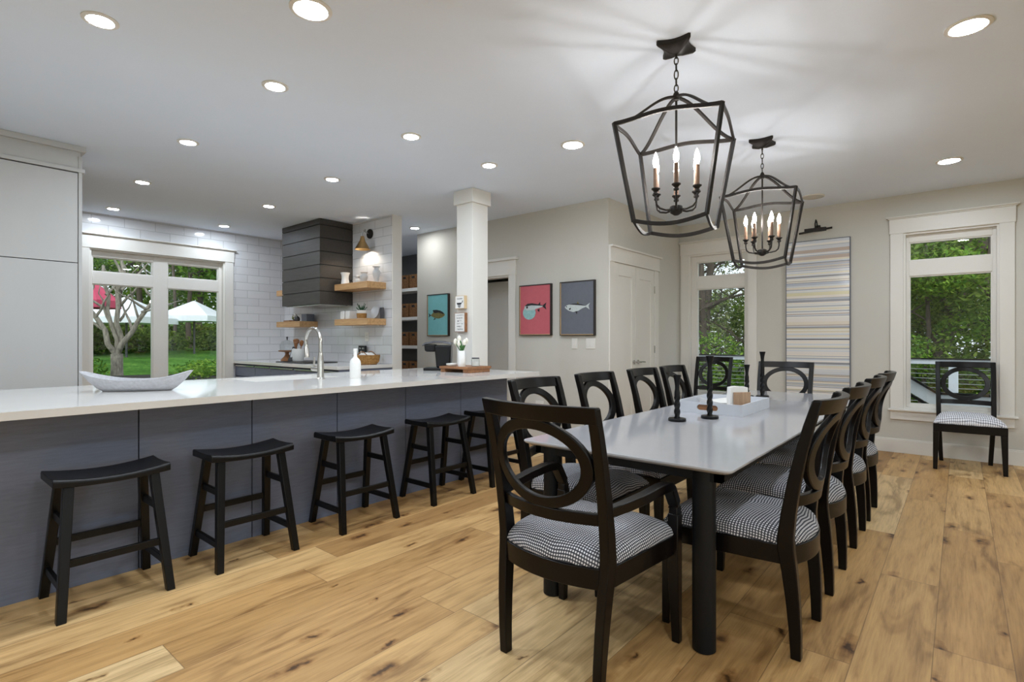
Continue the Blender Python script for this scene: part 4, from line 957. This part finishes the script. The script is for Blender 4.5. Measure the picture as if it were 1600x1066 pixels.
# ================================================================== CHAIRS
def yback(z):   # centre line of the raked back posts
    if z <= .44: t_ = z/.44; return -.247+.034*t_*t_
    t_ = (z-.44)/.555; return -.213-.045*t_-.067*t_*t_
def make_chair(name, label, W=.45, WF=.525, arms=False, fab='fabric', D=.49):
    o = thing(name, label, 'chair', (0, 0, 0)); hb = W/2; hf = WF/2; yf = D-.245+.018
    zs_, ze_ = .358, .432
    bow = .055
    def outline(inset=0., nb=10, zoff=0):
        P = [(hf-inset, yf-inset), (-hf+inset, yf-inset)]
        xb = hb-.012-inset
        for i in range(nb+1):
            u = -1+2*i/nb; P.append((u*xb, -.232+inset-bow*(1-u*u)))
        return P
    b = MB(); b.prism(outline(), zs_, ze_, 2); b.build('seat_frame', 'espresso', o, bevel=.003)
    # cushion
    nu, nv = 18, 18; b = MB(); pos = []
    for j in range(nv+1):
        for i in range(nu+1):
            u = -1+2*i/nu; v = -1+2*j/nv
            uu = math.copysign(1-(1-abs(u))**1.5, u); vv = math.copysign(1-(1-abs(v))**1.5, v)
            t_ = (vv+1)/2                                     # 0 back .. 1 front
            hw = (hb-.014)+(hf-hb+.012)*t_+.004*(1-abs(uu)**8)
            y = (-.228-bow*(1-uu*uu))*(1-t_)+(yf-.004)*t_
            hgt = ((1-abs(uu)**5)*(1-abs(vv)**5))**.55
            pos.append((uu*hw, y, ze_+.010+.072*hgt))
    idx = lambda i, j: j*(nu+1)+i
    fs = [(idx(i, j), idx(i+1, j), idx(i+1, j+1), idx(i, j+1)) for j in range(nv) for i in range(nu)]
    # arc-length UVs
    uvs = [None]*len(pos)
    for j in range(nv+1):
        acc = 0.; row = [0.]
        for i in range(nu): acc += (Vector(pos[idx(i+1, j)])-Vector(pos[idx(i, j)])).length; row.append(acc)
        for i in range(nu+1): uvs[idx(i, j)] = [row[i]-acc/2, 0]
    for i in range(nu+1):
        acc = 0.; colv = [0.]
        for j in range(nv): acc += (Vector(pos[idx(i, j+1)])-Vector(pos[idx(i, j)])).length; colv.append(acc)
        for j in range(nv+1): uvs[idx(i, j)][1] = colv[j]-acc/2
    # short skirt down to the frame
    ring = [idx(i, 0) for i in range(nu+1)]+[idx(nu, j) for j in range(1, nv+1)]+[idx(i, nv) for i in range(nu-1, -1, -1)]+[idx(0, j) for j in range(nv-1, 0, -1)]
    vs_ = list(pos); base_i = len(vs_)
    for k in ring:
        p_ = pos[k]; vs_.append((p_[0]*.985, p_[1]*.985, ze_+.0005)); uvs.append([uvs[k][0]*1.02, uvs[k][1]*1.02])
    n = len(ring)
    for k in range(n): fs.append((ring[k], ring[(k+1) % n], base_i+(k+1) % n, base_i+k))
    b.add(vs_, fs); b.uv = uvs
    b.build('seat', fab, o, ang=80)
    # back legs running up into posts
    for s_ in (-1, 1):
        zl = [0, .10, .22, .33, .42, .47, .56, .68, .80, .90, .995]
        L = []
        for z in zl:
            if z <= .44: dp = .036+.024*(z/.44); xw = .034+.004*(z/.44)
            else: dp = .060-.026*((z-.44)/.555)**.7; xw = .038
            xc = s_*((hb-.038)+.020*min(1, z/.44)+(.006 if z > .44 else 0)*((z-.44)/.555 if z > .44 else 0)); yc = yback(z)
            L.append([(xc-xw/2, yc-dp/2, z), (xc+xw/2, yc-dp/2, z), (xc+xw/2, yc+dp/2, z), (xc-xw/2, yc+dp/2, z)])
        b = MB(); b.loops(L); b.build('back_post', 'espresso', o, bevel=.004, ang=50)
    # front legs
    zf = .535 if arms else zs_
    for s_ in (-1, 1):
        b = MB(); L = []
        for z, w in ((0, .032), (.18, .040), (zs_, .048)) if not arms else ((0, .032), (.18, .040), (.358, .048), (.44, .046), (.52, .044)):
            xo = s_*hf; yo = yf
            if arms: xo = s_*(hf+.012)
            L.append([(xo-s_*w, yo-w, z), (xo, yo-w, z), (xo, yo, z), (xo-s_*w, yo, z)])
        b.loops(L); b.build('front_leg', 'espresso', o, bevel=.004)
    # curved rails
    xi = hb+.004; bw = .052
    def rail(z0, z1, th, name, bwr, xr):
        L = []
        for i in range(15):
            u = -1+2*i/14; x = u*xr; sag = bwr*(1-u*u)
            L.append([(x, yback(z0)-sag-th/2, z0), (x, yback(z0)-sag+th/2, z0), (x, yback(z1)-sag+th/2, z1), (x, yback(z1)-sag-th/2, z1)])
        b = MB(); b.loops(L); b.build(name, 'espresso', o, bevel=.003, ang=40)
    rail(.940, .998, .030, 'top_rail', bw, hb+.006)
    rail(.578, .622, .026, 'lower_rail', bw, hb-.035)
    # oval ring in the back
    zc, bz, ax = .782, .165, hb-.034; L = []; wd = .041; th = .024
    for i in range(48):
        a = 2*PI*i/48; loop = []
        for rr_, sd in ((0, -1), (0, 1), (1, 1), (1, -1)):
            x = (ax-wd*rr_)*math.cos(a); z = zc+(bz-wd*rr_)*math.sin(a); sag = bw*(1-(x/xi)**2)
            loop.append((x, yback(z)-sag+sd*th/2, z))
        L.append(loop)
    b = MB(); b.loops(L, closed=True); b.build('oval_ring', 'espresso', o, bevel=.004, ang=50)
    if arms:
        for s_ in (-1, 1):
            xo = s_*(hf+.012-.022)
            path = [(s_*(hb-.012), yback(.63)+.02, .628), (s_*(hb+.004), -.14, .632), (xo-s_*.004, -.02, .640), (xo, .10, .646), (xo, .170, .642), (xo, .188, .632), (xo, .236, .560), (xo, .242, .545), (xo, yf-.022, .505)]
            b = MB(); b.bar(path, [.034, .036, .036, .036, .034, .034, .034, .034, .040], [.030, .036, .040, .042, .044, .044, .042, .042, .042]); b.build('arm', 'espresso', o, bevel=.005)
    return o
arm1 = make_chair('dining_armchair', 'dark armchair with oval ring back nearest the viewer at the table end', .492, .565, True)
arm1.location = (-1.157, 1.838, 0); arm1['group'] = 'chairs around the dining table'
dup(arm1, (-1.345, 5.56, 0), R(180), 'dark armchair at the far end of the table in front of the striped painting')
ch0 = make_chair('dining_chair', 'dark ring-back chair with dotted seat, nearest on the right side of the table')
ch0['group'] = 'chairs around the dining table'; ch0.location = (-.727, 2.45, 0); ch0.rotation_euler = (0, 0, R(90))
for y, lab in ((3.125, 'second dark ring-back chair from the near end on the right side of the table'), (3.875, 'third dark ring-back chair from the near end on the right side of the table'), (4.49, 'farthest dark ring-back chair on the right side of the table')):
    dup(ch0, (-.727, y, 0), R(90), lab)
for y, lab in ((2.455, 'nearest dark ring-back chair on the left side of the table, beside the island'), (3.115, 'second dark ring-back chair from the near end on the left side of the table'), (3.815, 'third dark ring-back chair on the left side, in front of the closet door'), (4.38, 'farthest dark ring-back chair on the left side of the table')):
    dup(ch0, (-1.56, y, 0), R(-90), lab)
wc = make_chair('dining_chair', 'lone dark ring-back chair with pale dashed seat in front of the right back window', fab='fabriclight')
wc.location = (.05, 6.705, 0); wc.rotation_euler = (0, 0, R(183)); wc['group'] = 'chairs against the back wall'
dup(wc, (-2.44, 6.66, 0), R(180), 'dark ring-back chair standing in front of the left back window beyond the table')

# ================================================================== STOOLS
def make_stool(label):
    o = thing('saddle_stool', label, 'stool', (0, 0, 0), 0, 'black saddle stools along the island')
    # local: long axis Y, front toward +X
    b = MB(); L = []; n = 14
    for i in range(n+1):
        v = -1+2*i/n; y = v*.226; dip = .022*(1-v*v)
        zt = .612-dip; zb = .612-.040-dip*.55; w = .135
        L.append([(-w, y, zt-.010), (-w+.012, y, zt), (-.05, y, zt-.006), (.05, y, zt-.006), (w-.012, y, zt), (w, y, zt-.010), (w, y, zb), (-w, y, zb)])
    b.loops(L); b.build('seat', 'black', o, bevel=.004, ang=30)
    feet = [(sx*.183, sy*.208) for sx in (-1, 1) for sy in (-1, 1)]; tops = [(sx*.085, sy*.165) for sx in (-1, 1) for sy in (-1, 1)]
    def at(k, z): t_ = z/.575; return (feet[k][0]+(tops[k][0]-feet[k][0])*t_, feet[k][1]+(tops[k][1]-feet[k][1])*t_, z)
    for k in range(4):
        w = .018; L = []
        for z, w in ((0, .018), (.575, .020)):
            x, y, _ = at(k, z); L.append([(x-w, y-w, z), (x+w, y-w, z), (x+w, y+w, z), (x-w, y+w, z)])
        b = MB(); b.loops(L); b.build('leg', 'black', o, bevel=.003)
    for (k, j, z) in ((0, 1, .265), (2, 3, .235), (0, 2, .135), (1, 3, .135), (0, 2, .40), (1, 3, .40)):
        b = MB(); b.bar([at(k, z), at(j, z)], .034, .018); b.build('rung', 'black', o, bevel=.002)
    return o
st = make_stool('black saddle stool nearest the viewer at the left end of the island'); st.location = (-3.143, .72, 0)
for y, lab in ((1.362, 'second black saddle stool from the left along the island'), (2.09, 'middle black saddle stool of the five along the island'), (2.845, 'fourth black saddle stool from the left along the island'), (3.485, 'farthest black saddle stool at the right end of the island')):
    dup(st, (-3.143, y, 0), 0, lab)

# ================================================================== TABLE ITEMS
def candlestick(label, loc, H_):
    o = thing('candlestick', label, 'candlestick', loc, 0, 'twisted black candlesticks on the table')
    b = MB(); b.lathe([(0, 0), (.050, 0), (.052, .004), (.052, .014), (.049, .018), (.015, .019), (0, .019)], seg=28, caps=False); b.build('base', 'black', o)
    b = MB(); L = []; zt = H_*.52; n = 64
    for i in range(n+1):
        z = .016+(zt-.016)*i/n; tw = 2*PI*1.15*(z/.10)*.5; loop = []
        for k in range(16):
            a = 2*PI*k/16; r = .0148+.0032*math.cos(4*a)
            loop.append((r*math.cos(a+tw), r*math.sin(a+tw), z))
        L.append(loop)
    b.loops(L); b.build('twisted_stem', 'black', o, ang=60)
    b = MB(); b.lathe([(.0155, zt-.012), (.0160, zt), (.0160, H_-.105), (.0125, H_-.085), (.0125, H_-.065), (.0165, H_-.035), (.0245, H_), (.018, H_), (.015, H_-.015), (0, H_-.016)], seg=16, caps=False); b.build('candle_cup', 'black', o)
    return o
candlestick('short twisted black candlestick on the table, nearest the viewer', (-1.295, 3.076, .7352), .275)
candlestick('tall twisted black candlestick in front of the white tray handle', (-1.183, 3.305, .7352), .385)
candlestick('short twisted black candlestick behind the white tray', (-1.375, 4.71, .7352), .275)
candlestick('tall twisted black candlestick behind the tray, beside the far armchair back', (-1.27, 4.775, .7352), .385)
tr = thing('white_tray', 'white rectangular tray with oval slot handles on the dining table', 'tray', (-1.2675, 3.80, .7352))
w, d, h = .222, .305, .072
def slot(n=8):
    P = []
    for cx_, a0 in ((.05, -PI/2), (-.05, PI/2)):
        for i in range(n+1): a = a0+PI*i/n; P.append((cx_+.018*math.cos(a), .040+.018*math.sin(a)))
    return P
b = MB(); b.box(-w, w, -d, d, 0, .010); b.box(-w, -w+.012, -d, d, .010, h); b.box(w-.012, w, -d, d, .010, h)
for sy in (-1, 1):
    ya, yb = sy*d, sy*(d-.012)
    b.box(-w+.012, -.068, ya, yb, .010, h); b.box(.068, w-.012, ya, yb, .010, h); b.box(-.068, .068, ya, yb, .010, .022); b.box(-.068, .068, ya, yb, .058, h)
    for sx in (-1, 1):
        P = [(sx*.068, .022)]+[(sx*(.05+.018*math.sin(PI*i/8)), .040-.018*math.cos(PI*i/8)) for i in range(9)]+[(sx*.068, .058)]
        b.prism(P, min(ya, yb), max(ya, yb), 1)
b.build('tray_box', 'traypaint', tr, smooth=False)
for sy in (-1, 1):
    b = MB(); P = slot(); b.prism(P, sy*(d-.011)-.0015, sy*(d-.011)+.0015, 1); b.build('handle_slot', 'walnut', tr, smooth=False)
nh = thing('napkin_holder', 'wooden napkin holder with white napkins standing in the tray', 'napkin holder', (-1.125, 3.69, .7462), R(48))
b = MB(); b.box(-.06, .06, -.035, .035, 0, .008); b.box(-.06, .06, -.035, -.027, .008, .128); b.box(-.06, .06, .027, .035, .008, .128); b.build('holder', 'taupewood', nh, bevel=.003)
b = MB(); L = [[(-.072, y, z) for y, z in ((-.022, .010), (.022, .010), (.018, .15), (-.018, .15))]]
L = [[(x, -.022, .010), (x, .022, .010), (x, .024, .10), (x, .016, .160+dz), (x, -.020, .162+dz), (x, -.024, .10)] for x, dz in ((-.078, .0), (-.03, .006), (.02, .002), (.05, -.004))]
b.loops(L); b.build('napkins', 'whitematte', nh, bevel=.003)
b = MB(); n = 36; L = []
for rr_, z in ((.055, 0), (.075, .02), (.105, .055), (.108, .060), (.100, .060), (.070, .026), (.045, .012)):
    L.append([((rr_*1.12+.006*math.sin(6*2*PI*i/n)*(rr_/.1))*math.cos(2*PI*i/n), (rr_*.95+.006*math.sin(5*2*PI*i/n)*(rr_/.1))*math.sin(2*PI*i/n), z+.012*math.sin(2*2*PI*i/n)*(z > .05)) for i in range(n)])
b.loops(L); ob = b.build('shell_dish', 'white', loc=(-1.30, 3.745, .7462), ang=60); tag(ob, 'white scalloped dish lying in the white tray', 'dish')
b = MB(); b.box(-.06, .06, -.09, .09, 0, .016); b.box(-.055, .06, -.085, .09, .017, .030); ob = b.build('folded_cloth', 'whitematte', loc=(-1.40, 3.93, .7462), bevel=.006); tag(ob, 'folded white cloth in the back of the white tray', 'cloth')

# ================================================================== OUTSIDE
# deck + railing beyond the back wall
b = MB(); x = -8.0
while x < 5.0:
    b.box(x, x+.138, 7.30, 10.45, -.14, -.10); x += .144
struct(b.build('deck_floor', 'deckboard', smooth=False))
rl = thing('deck_railing', 'white deck railing with black cap and steel cables beyond the back windows', 'railing', (-1.5, 10.3, -.10))
def rp(mb, name, mat, **k): return mb.build(name, mat, rl, loc=(1.5, -10.3, .10), **k)
b = MB(); b.box(-8, 5, 10.27, 10.33, .852, .922); rp(b, 'top_rail', 'outdoorwhite')
b = MB(); b.box(-8, 5, 10.25, 10.35, .922, .940); rp(b, 'rail_cap', 'blackplastic')
b = MB(); b.box(-8, 5, 10.275, 10.325, .07, .14); rp(b, 'bottom_rail', 'outdoorwhite')
for x in (-7.6, -5.85, -4.05, -2.0, -.08, 2.0, 4.2):
    b = MB(); b.box(x-.056, x+.056, 10.24, 10.36, -.10, .852); rp(b, 'post', 'outdoorwhite', bevel=.004)
for k in range(9):
    z = .215+.07*k; b = MB(); b.tube([(-8, 10.3, z), (5, 10.3, z)], .0045, 6); rp(b, 'cable', 'silver')
sr = thing('stair_rail', 'white sloping stair rail with black edges outside the right back window', 'stair rail', (-.6, 9.0, -.10))
def sp_(mb, name, mat, **k): return mb.build(name, mat, sr, loc=(.6, -9.0, .10), **k)
b = MB(); b.bar([(-1.75, 9.0, 1.43), (-.25, 9.0, .42), (1.8, 9.0, .42)], .16, .05); sp_(b, 'stringer', 'outdoorwhite')
b = MB(); b.bar([(-1.72, 8.99, 1.53), (-.23, 8.99, .515), (1.8, 8.99, .51)], .03, .09); b.bar([(-1.78, 8.99, 1.33), (-.29, 8.99, .325), (1.8, 8.99, .325)], .03, .07); sp_(b, 'rail_edge', 'blackplastic')
b = MB(); b.box(1.6, 1.7, 8.95, 9.05, -.10, .42); b.box(-1.72, -1.64, 8.96, 9.04, -.10, 1.38); sp_(b, 'post', 'outdoorwhite')

# ground
def ground(name, xs, ys, fz, mat):
    b = MB(); nx, ny = len(xs), len(ys)
    b.add([(x, y, fz(x, y)) for y in ys for x in xs], [(j*nx+i, j*nx+i+1, (j+1)*nx+i+1, (j+1)*nx+i) for j in range(ny-1) for i in range(nx-1)])
    return struct(b.build(name, mat, ang=80))
rs = np.linspace
def hill(x, y): return .25+max(0, (-9.0-x))*.062+.05*math.sin(x*1.3)*math.cos(y*.9)
ground('lawn', list(rs(-46, -8.36, 40)), list(rs(-14, 30, 40)), hill, 'grass')
ground('back_ground', list(rs(-18, 12, 24)), list(rs(10.5, 40, 24)), lambda x, y: -2.2+.05*(y-10.5)+.1*math.sin(x+y), 'soil')
ground('side_ground', list(rs(4.8, 60, 10)), list(rs(-40, 40, 10)), lambda x, y: -1.5, 'grass')
ground('front_ground', list(rs(-40, 4.8, 10)), list(rs(-40, -4.8, 10)), lambda x, y: -1.5, 'grass')
b = MB(); n = 26; L = [[(-11.2+r*1.0*math.cos(2*PI*i/n), 2.95+r*1.9*math.sin(2*PI*i/n), hill(-11.2+r*math.cos(2*PI*i/n), 0)+z) for i in range(n)] for r, z in ((1.35, -.06), (1.2, .05), (.7, .09), (.1, .10))]
b.loops(L); struct(b.build('mulch_bed', 'soil'))

def leaves(name, mat, parent, blobs, count, size, seed, flatten=.6, shell=.35):
    """leaf quads scattered in ellipsoid clumps; blobs = (cx,cy,cz,rx,ry,rz)"""
    rg = np.random.default_rng(seed); bl = np.array(blobs, float)
    vol = (bl[:, 3]*bl[:, 4]*bl[:, 5])**.67; pr = vol/vol.sum(); pick = rg.choice(len(bl), count, p=pr)
    d = rg.normal(size=(count, 3)); d /= np.linalg.norm(d, axis=1)[:, None]
    rad = (shell+(1-shell)*rg.random(count))**.6
    P = bl[pick, :3]+d*bl[pick, 3:]*rad[:, None]
    nrm = rg.normal(size=(count, 3)); nrm[:, 2] = np.abs(nrm[:, 2])+flatten; nrm /= np.linalg.norm(nrm, axis=1)[:, None]
    t1 = np.cross(nrm, rg.normal(size=(count, 3))); t1 /= np.linalg.norm(t1, axis=1)[:, None]; t2 = np.cross(nrm, t1)
    s = size*(.6+.8*rg.random(count))[:, None]
    V = np.empty((count, 4, 3)); V[:, 0] = P-t1*s; V[:, 1] = P+t2*s*.45-nrm*s*.12; V[:, 2] = P+t1*s; V[:, 3] = P-t2*s*.45-nrm*s*.12
    me = bpy.data.meshes.new(name); me.vertices.add(count*4); me.vertices.foreach_set('co', V.reshape(-1).astype(np.float32))
    me.loops.add(count*4); me.loops.foreach_set('vertex_index', np.arange(count*4, dtype=np.int32)); me.polygons.add(count)
    me.polygons.foreach_set('loop_start', np.arange(0, count*4, 4, dtype=np.int32)); me.polygons.foreach_set('loop_total', np.full(count, 4, np.int32))
    me.update(calc_edges=True); me.validate(); me.materials.append(M[mat])
    o = bpy.data.objects.new(name, me); C.objects.link(o)
    if parent is not None: o.parent = parent
    return o
def limb(b, p0, p1, r0, r1, rnd, n=6, wob=.08):
    P = []; p0, p1 = Vector(p0), Vector(p1); Ln = (p1-p0).length
    for i in range(n+1):
        t_ = i/n; q = p0.lerp(p1, t_)
        if 0 < i: q += Vector((rnd.uniform(-1, 1), rnd.uniform(-1, 1), rnd.uniform(-.3, .3)))*wob*Ln*.35
        P.append(tuple(q))
    b.tube(P, [r0+(r1-r0)*i/n for i in range(n+1)], 8); return Vector(P[-1])
def tree(label, base, Hh, r, lean, seed, leafmat, nleaf, crown, lsize=.13, group=None, bark='bark', name='tree', nb=7):
    rnd = random.Random(seed); o = thing(name, label, 'tree', base, 0, group)
    b = MB(); top = (lean[0], lean[1], Hh); P = []
    for i in range(9):
        t_ = i/8; P.append((lean[0]*t_**1.4+.05*math.sin(i*1.7+seed), lean[1]*t_**1.4+.05*math.cos(i*2.1+seed), Hh*t_))
    b.tube(P, [r*(1.25 if i == 0 else 1)*(1-.75*i/8) for i in range(9)], 10)
    bl = []
    for k in range(nb):
        t_ = .30+.62*k/nb; i = t_*8; p = Vector(P[int(i)]).lerp(Vector(P[min(8, int(i)+1)]), i-int(i))
        a = k*2.4+seed; Ln = crown*(.6+.6*rnd.random()); e_ = p+Vector((math.cos(a)*Ln, math.sin(a)*Ln, Ln*(.25+.5*rnd.random())))
        limb(b, p, e_, r*(1-.7*t_)*.5, .012, rnd); bl.append((*e_, crown*.55, crown*.55, crown*.35)); bl.append((*p.lerp(e_, .6), crown*.4, crown*.4, crown*.28))
        for q in range(3):
            s0 = p.lerp(e_, .3+.25*q); s1 = s0+Vector((rnd.uniform(-1, 1), rnd.uniform(-1, 1), rnd.uniform(0, .9)))*Ln*.5; limb(b, s0, s1, .018, .005, rnd, 4)
    b.build('trunk', bark, o, ang=70)
    if nleaf: leaves('foliage', leafmat, o, bl, nleaf, lsize, seed)
    return o
GL = 'slender dark-trunked trees beyond the left back window'
for k, (x, y, r_, ln) in enumerate(((-5.25, 14.0, .16, (.5, 0)), (-4.75, 13.2, .12, (-.5, .2)), (-5.9, 15.0, .15, (.4, .2)), (-4.15, 14.5, .11, (.3, 0)), (-6.6, 15.6, .14, (-.2, 0)))):
    tree('slender dark-trunked tree in the woods seen through the left back window', (x, y, -2.1), 8.5, r_, ln, 11+k, 'leafC', 2300, 1.7, .05, GL, nb=10)
tree('dark leaning tree trunk among leaves seen through the right back window', (-.75, 13.6, -2.1), 8.0, .17, (1.9, .4), 31, 'leafA', 12000, 1.6, .05)
tree('leafy green tree at the left of the right back window view', (-.55, 12.6, -2.1), 5.6, .07, (.1, .2), 37, 'leafB', 10000, 1.15, .045)
tree('leafy green tree at the right of the right back window view', (.55, 13.0, -2.1), 5.8, .07, (-.2, .2), 39, 'leafA', 10000, 1.2, .045)
# woods: uncountable leaves
rnd = random.Random(5); bl = []
for k in range(90):
    x = rnd.uniform(-3.4, 4.5); y = rnd.uniform(14.5, 20); bl.append((x, y, rnd.uniform(-1.8, 6.0), 1.2, 1.2, .8))
for k in range(50):
    x = rnd.uniform(-11, -3.0); y = rnd.uniform(16.0, 22); bl.append((x, y, rnd.uniform(-1.8, 2.4), 1.3, 1.3, .8))
for k in range(15):
    x = rnd.uniform(-11, -3.0); y = rnd.uniform(17.0, 23); bl.append((x, y, rnd.uniform(2.4, 7.0), 1.0, 1.0, .7))
o = leaves('woodland', 'leafA', None, bl, 120000, .075, 3); tag(o, 'dense green woods beyond the deck behind the house', 'woods', kind='stuff')
bl = [(rnd.uniform(-6.4, -3.2), rnd.uniform(11.6, 13.0), rnd.uniform(-1.6, 1.0), .7, .6, .5) for k in range(22)]
o = leaves('shrubbery', 'leafB', None, bl, 16000, .045, 8); tag(o, 'bright green shrubs just beyond the deck railing', 'shrubs', kind='stuff')

# kitchen side: pale patio tree, lawn, woods
pt_ = thing('pale_tree', 'pale grey forked tree on the lawn outside the kitchen window', 'tree', (-12.6, 3.03, hill(-12.6, 3.03)-.05))
b = MB(); rnd = random.Random(2)
b.tube([(0, 0, 0), (0, 0, .06), (.01, .0, .30), (0, 0, .55)], [.17, .115, .10, .105], 12)
dv = Vector((.643, .766, 0)); rt = Vector((.59, .81, 0)).normalized()     # spread mostly across the view
def br(p, e, r0, r1, n=6): return limb(b, p, e, r0, r1, rnd, n, .10)
base_ = Vector((0, 0, .52))
for (u, zz, r0) in ((-.75, 1.45, .055), (-.30, 1.75, .04), (.12, 1.9, .055), (.75, 1.35, .055)):
    e_ = base_+rt*u+Vector((rnd.uniform(-.2, .2), 0, zz)); e1 = br(base_, e_, r0, .028)
    for q in range(4):
        t_ = .35+.16*q; p = base_.lerp(e_, t_); s1 = p+rt*rnd.uniform(-.55, .55)+Vector((rnd.uniform(-.3, .3), rnd.uniform(-.3, .3), rnd.uniform(.3, .8))); e2 = br(p, s1, .028, .009, 4)
        br(e2, e2+Vector((rnd.uniform(-.3, .3), rnd.uniform(-.4, .4), .45)), .010, .004, 3)
p = base_+rt*.42+Vector((0, 0, .85)); br(p, p+rt*.75+Vector((0, 0, .25)), .022, .008)
b.build('trunk', 'palebark', pt_, ang=70)
GK = 'dark woodland trunks beyond the lawn'
for k, (x, y, r_, ln) in enumerate(((-21.5, 5.2, .10, (.6, .3)), (-20.5, 7.0, .08, (-.3, .2)), (-22.5, 8.0, .13, (0, .5)), (-19.5, 6.25, .055, (.2, -.3)), (-23, 6.2, .11, (.4, 0)), (-19.0, 7.75, .07, (.3, .5)))):
    tree('dark-trunked tree at the far edge of the lawn outside the kitchen window', (x, y, hill(x, y)-.1), 9.0, r_, ln, 51+k, 'leafB' if k > 2 else 'leafC', 3500, 2.2, .085, GK)
bl = []
for k in range(70): bl.append((rnd.uniform(-34, -24), rnd.uniform(1, 17), rnd.uniform(1.8, 9.5), 1.7, 1.7, 1.1))
for k in range(30): bl.append((rnd.uniform(-24, -18), rnd.uniform(6.6, 12), rnd.uniform(3.4, 8.0), 1.2, 1.2, .8))
o = leaves('woodland', 'leafB', None, bl, 70000, .11, 13); tag(o, 'green woods at the back of the lawn outside the kitchen window', 'woods', kind='stuff')
bl = [(rnd.uniform(-13.5, -11.6), rnd.uniform(3.9, 5.2), rnd.uniform(.25, .5), .35, .4, .28) for k in range(9)]+[(rnd.uniform(-13.2, -11.8), rnd.uniform(1.6, 2.5), rnd.uniform(.3, .7), .35, .4, .3) for k in range(6)]
bl += [(rnd.uniform(-17, -12.5), rnd.uniform(4.2, 6.8), rnd.uniform(.42, .60), .5, .5, .16) for k in range(14)]
o = leaves('shrubbery', 'leafB', None, bl, 12000, .045, 17); tag(o, 'low green shrubs around the pale tree outside the kitchen window', 'shrubs', kind='stuff')
bl = [(rnd.uniform(-24.5, -21.5), rnd.uniform(3.5, 11), rnd.uniform(.9, 1.5), .9, .9, .5) for k in range(26)]+[(rnd.uniform(-19.6, -18.6), rnd.uniform(4.0, 7.4), rnd.uniform(.85, 1.25), .5, .6, .35) for k in range(10)]+[(rnd.uniform(-20.5, -18.0), rnd.uniform(3.4, 5.0), rnd.uniform(.9, 1.7), .6, .6, .45) for k in range(16)]
o = leaves('undergrowth', 'leafA', None, bl, 34000, .06, 23); tag(o, 'dark undergrowth along the back edge of the lawn outside the kitchen', 'undergrowth', kind='stuff')
# umbrella and canopy shapes in the yard standing in for reflections on the glass
def reflection_shape(name, label, cat, loc, rad, zt, zr, mat, seg=8):
    o = thing(name, label, cat, loc)
    b = MB(); b.tube([(0, 0, 0), (0, 0, zt)], .03, 8); b.build('pole', 'greyplastic', o)
    b = MB(); L = [[(r*math.cos(2*PI*i/seg), r*math.sin(2*PI*i/seg), z) for i in range(seg)] for r, z in ((.03, zt+.02), (rad*.5, zr+(zt-zr)*.55), (rad, zr), (rad, zr-.16), (rad-.02, zr-.16), (rad*.98, zr-.005), (rad*.5, zr+(zt-zr)*.53), (.03, zt))]
    b.loops(L); b.build('canopy', mat, o, ang=20); return o
reflection_shape('red_reflection_shape', 'red umbrella shape standing in for a reflection in the left kitchen window pane', 'reflection_shape', (-14.6, 3.02, hill(-14.6, 3.0)-.05), .58, 1.98, 1.52, 'red')
reflection_shape('white_reflection_shape', 'white canopy shape standing in for a reflection in the left kitchen window pane', 'reflection_band', (-17.2, 4.35, hill(-17.2, 4.3)-.05), 1.25, 1.66, 1.12, 'canvas', 4)
reflection_shape('white_reflection_shape', 'white canopy shape standing in for a reflection in the right kitchen window pane', 'reflection_band', (-17.6, 6.15, hill(-17.6, 6.1)-.05), 1.0, 1.60, 1.16, 'canvas', 4)

# ================================================================== WORLD / CAMERA / VIEW
w = bpy.data.worlds.new('overcast_sky'); sc.world = w; w.use_nodes = True; nt = w.node_tree; nt.nodes.clear()
out = nt.nodes.new('ShaderNodeOutputWorld'); bg = nt.nodes.new('ShaderNodeBackground')
sky = nt.nodes.new('ShaderNodeTexSky'); sky.sky_type = 'HOSEK_WILKIE'; sky.turbidity = 9; sky.ground_albedo = .3; sky.sun_direction = Vector((.3, -.6, .74)).normalized()
mx = nt.nodes.new('ShaderNodeMix'); mx.data_type = 'RGBA'; mx.inputs['Factor'].default_value = .82
nt.links.new(sky.outputs[0], mx.inputs[6]); mx.inputs[7].default_value = (.86, .93, 1.0, 1)
nt.links.new(mx.outputs[2], bg.inputs[0]); bg.inputs[1].default_value = 1.3
nt.links.new(bg.outputs[0], out.inputs[0])

sl = bpy.data.lights.new('added_daylight_fill', 'SUN'); sl.energy = 2.6; sl.angle = R(80); sl.color = (.93, .97, 1.0)  # wide soft sun added under the overcast sky to brighten the island front
so = bpy.data.objects.new('added_daylight_fill', sl); C.objects.link(so); so.rotation_euler = Vector((-.80, .52, -.42)).to_track_quat('-Z', 'Y').to_euler()
cam = bpy.data.cameras.new('camera'); co_ = bpy.data.objects.new('camera', cam); C.objects.link(co_)
cam.sensor_width = 36.; cam.lens = 835./1600*36; cam.shift_y = -2./1600; cam.clip_start = .05; cam.clip_end = 300
co_.location = (0, 0, 1.22); co_.rotation_euler = (R(90), 0, R(40)); sc.camera = co_
vs_ = sc.view_settings; vs_.view_transform = 'Standard'; vs_.look = 'None'; vs_.exposure = .27; vs_.gamma = 1.; vs_.use_curve_mapping = False
sc.cycles.use_denoising = True; sc.cycles.max_bounces = 10; sc.cycles.diffuse_bounces = 6; sc.cycles.glossy_bounces = 4; sc.cycles.transparent_max_bounces = 12
sc.cycles.sample_clamp_indirect = 8.; sc.cycles.caustics_reflective = False; sc.cycles.caustics_refractive = False
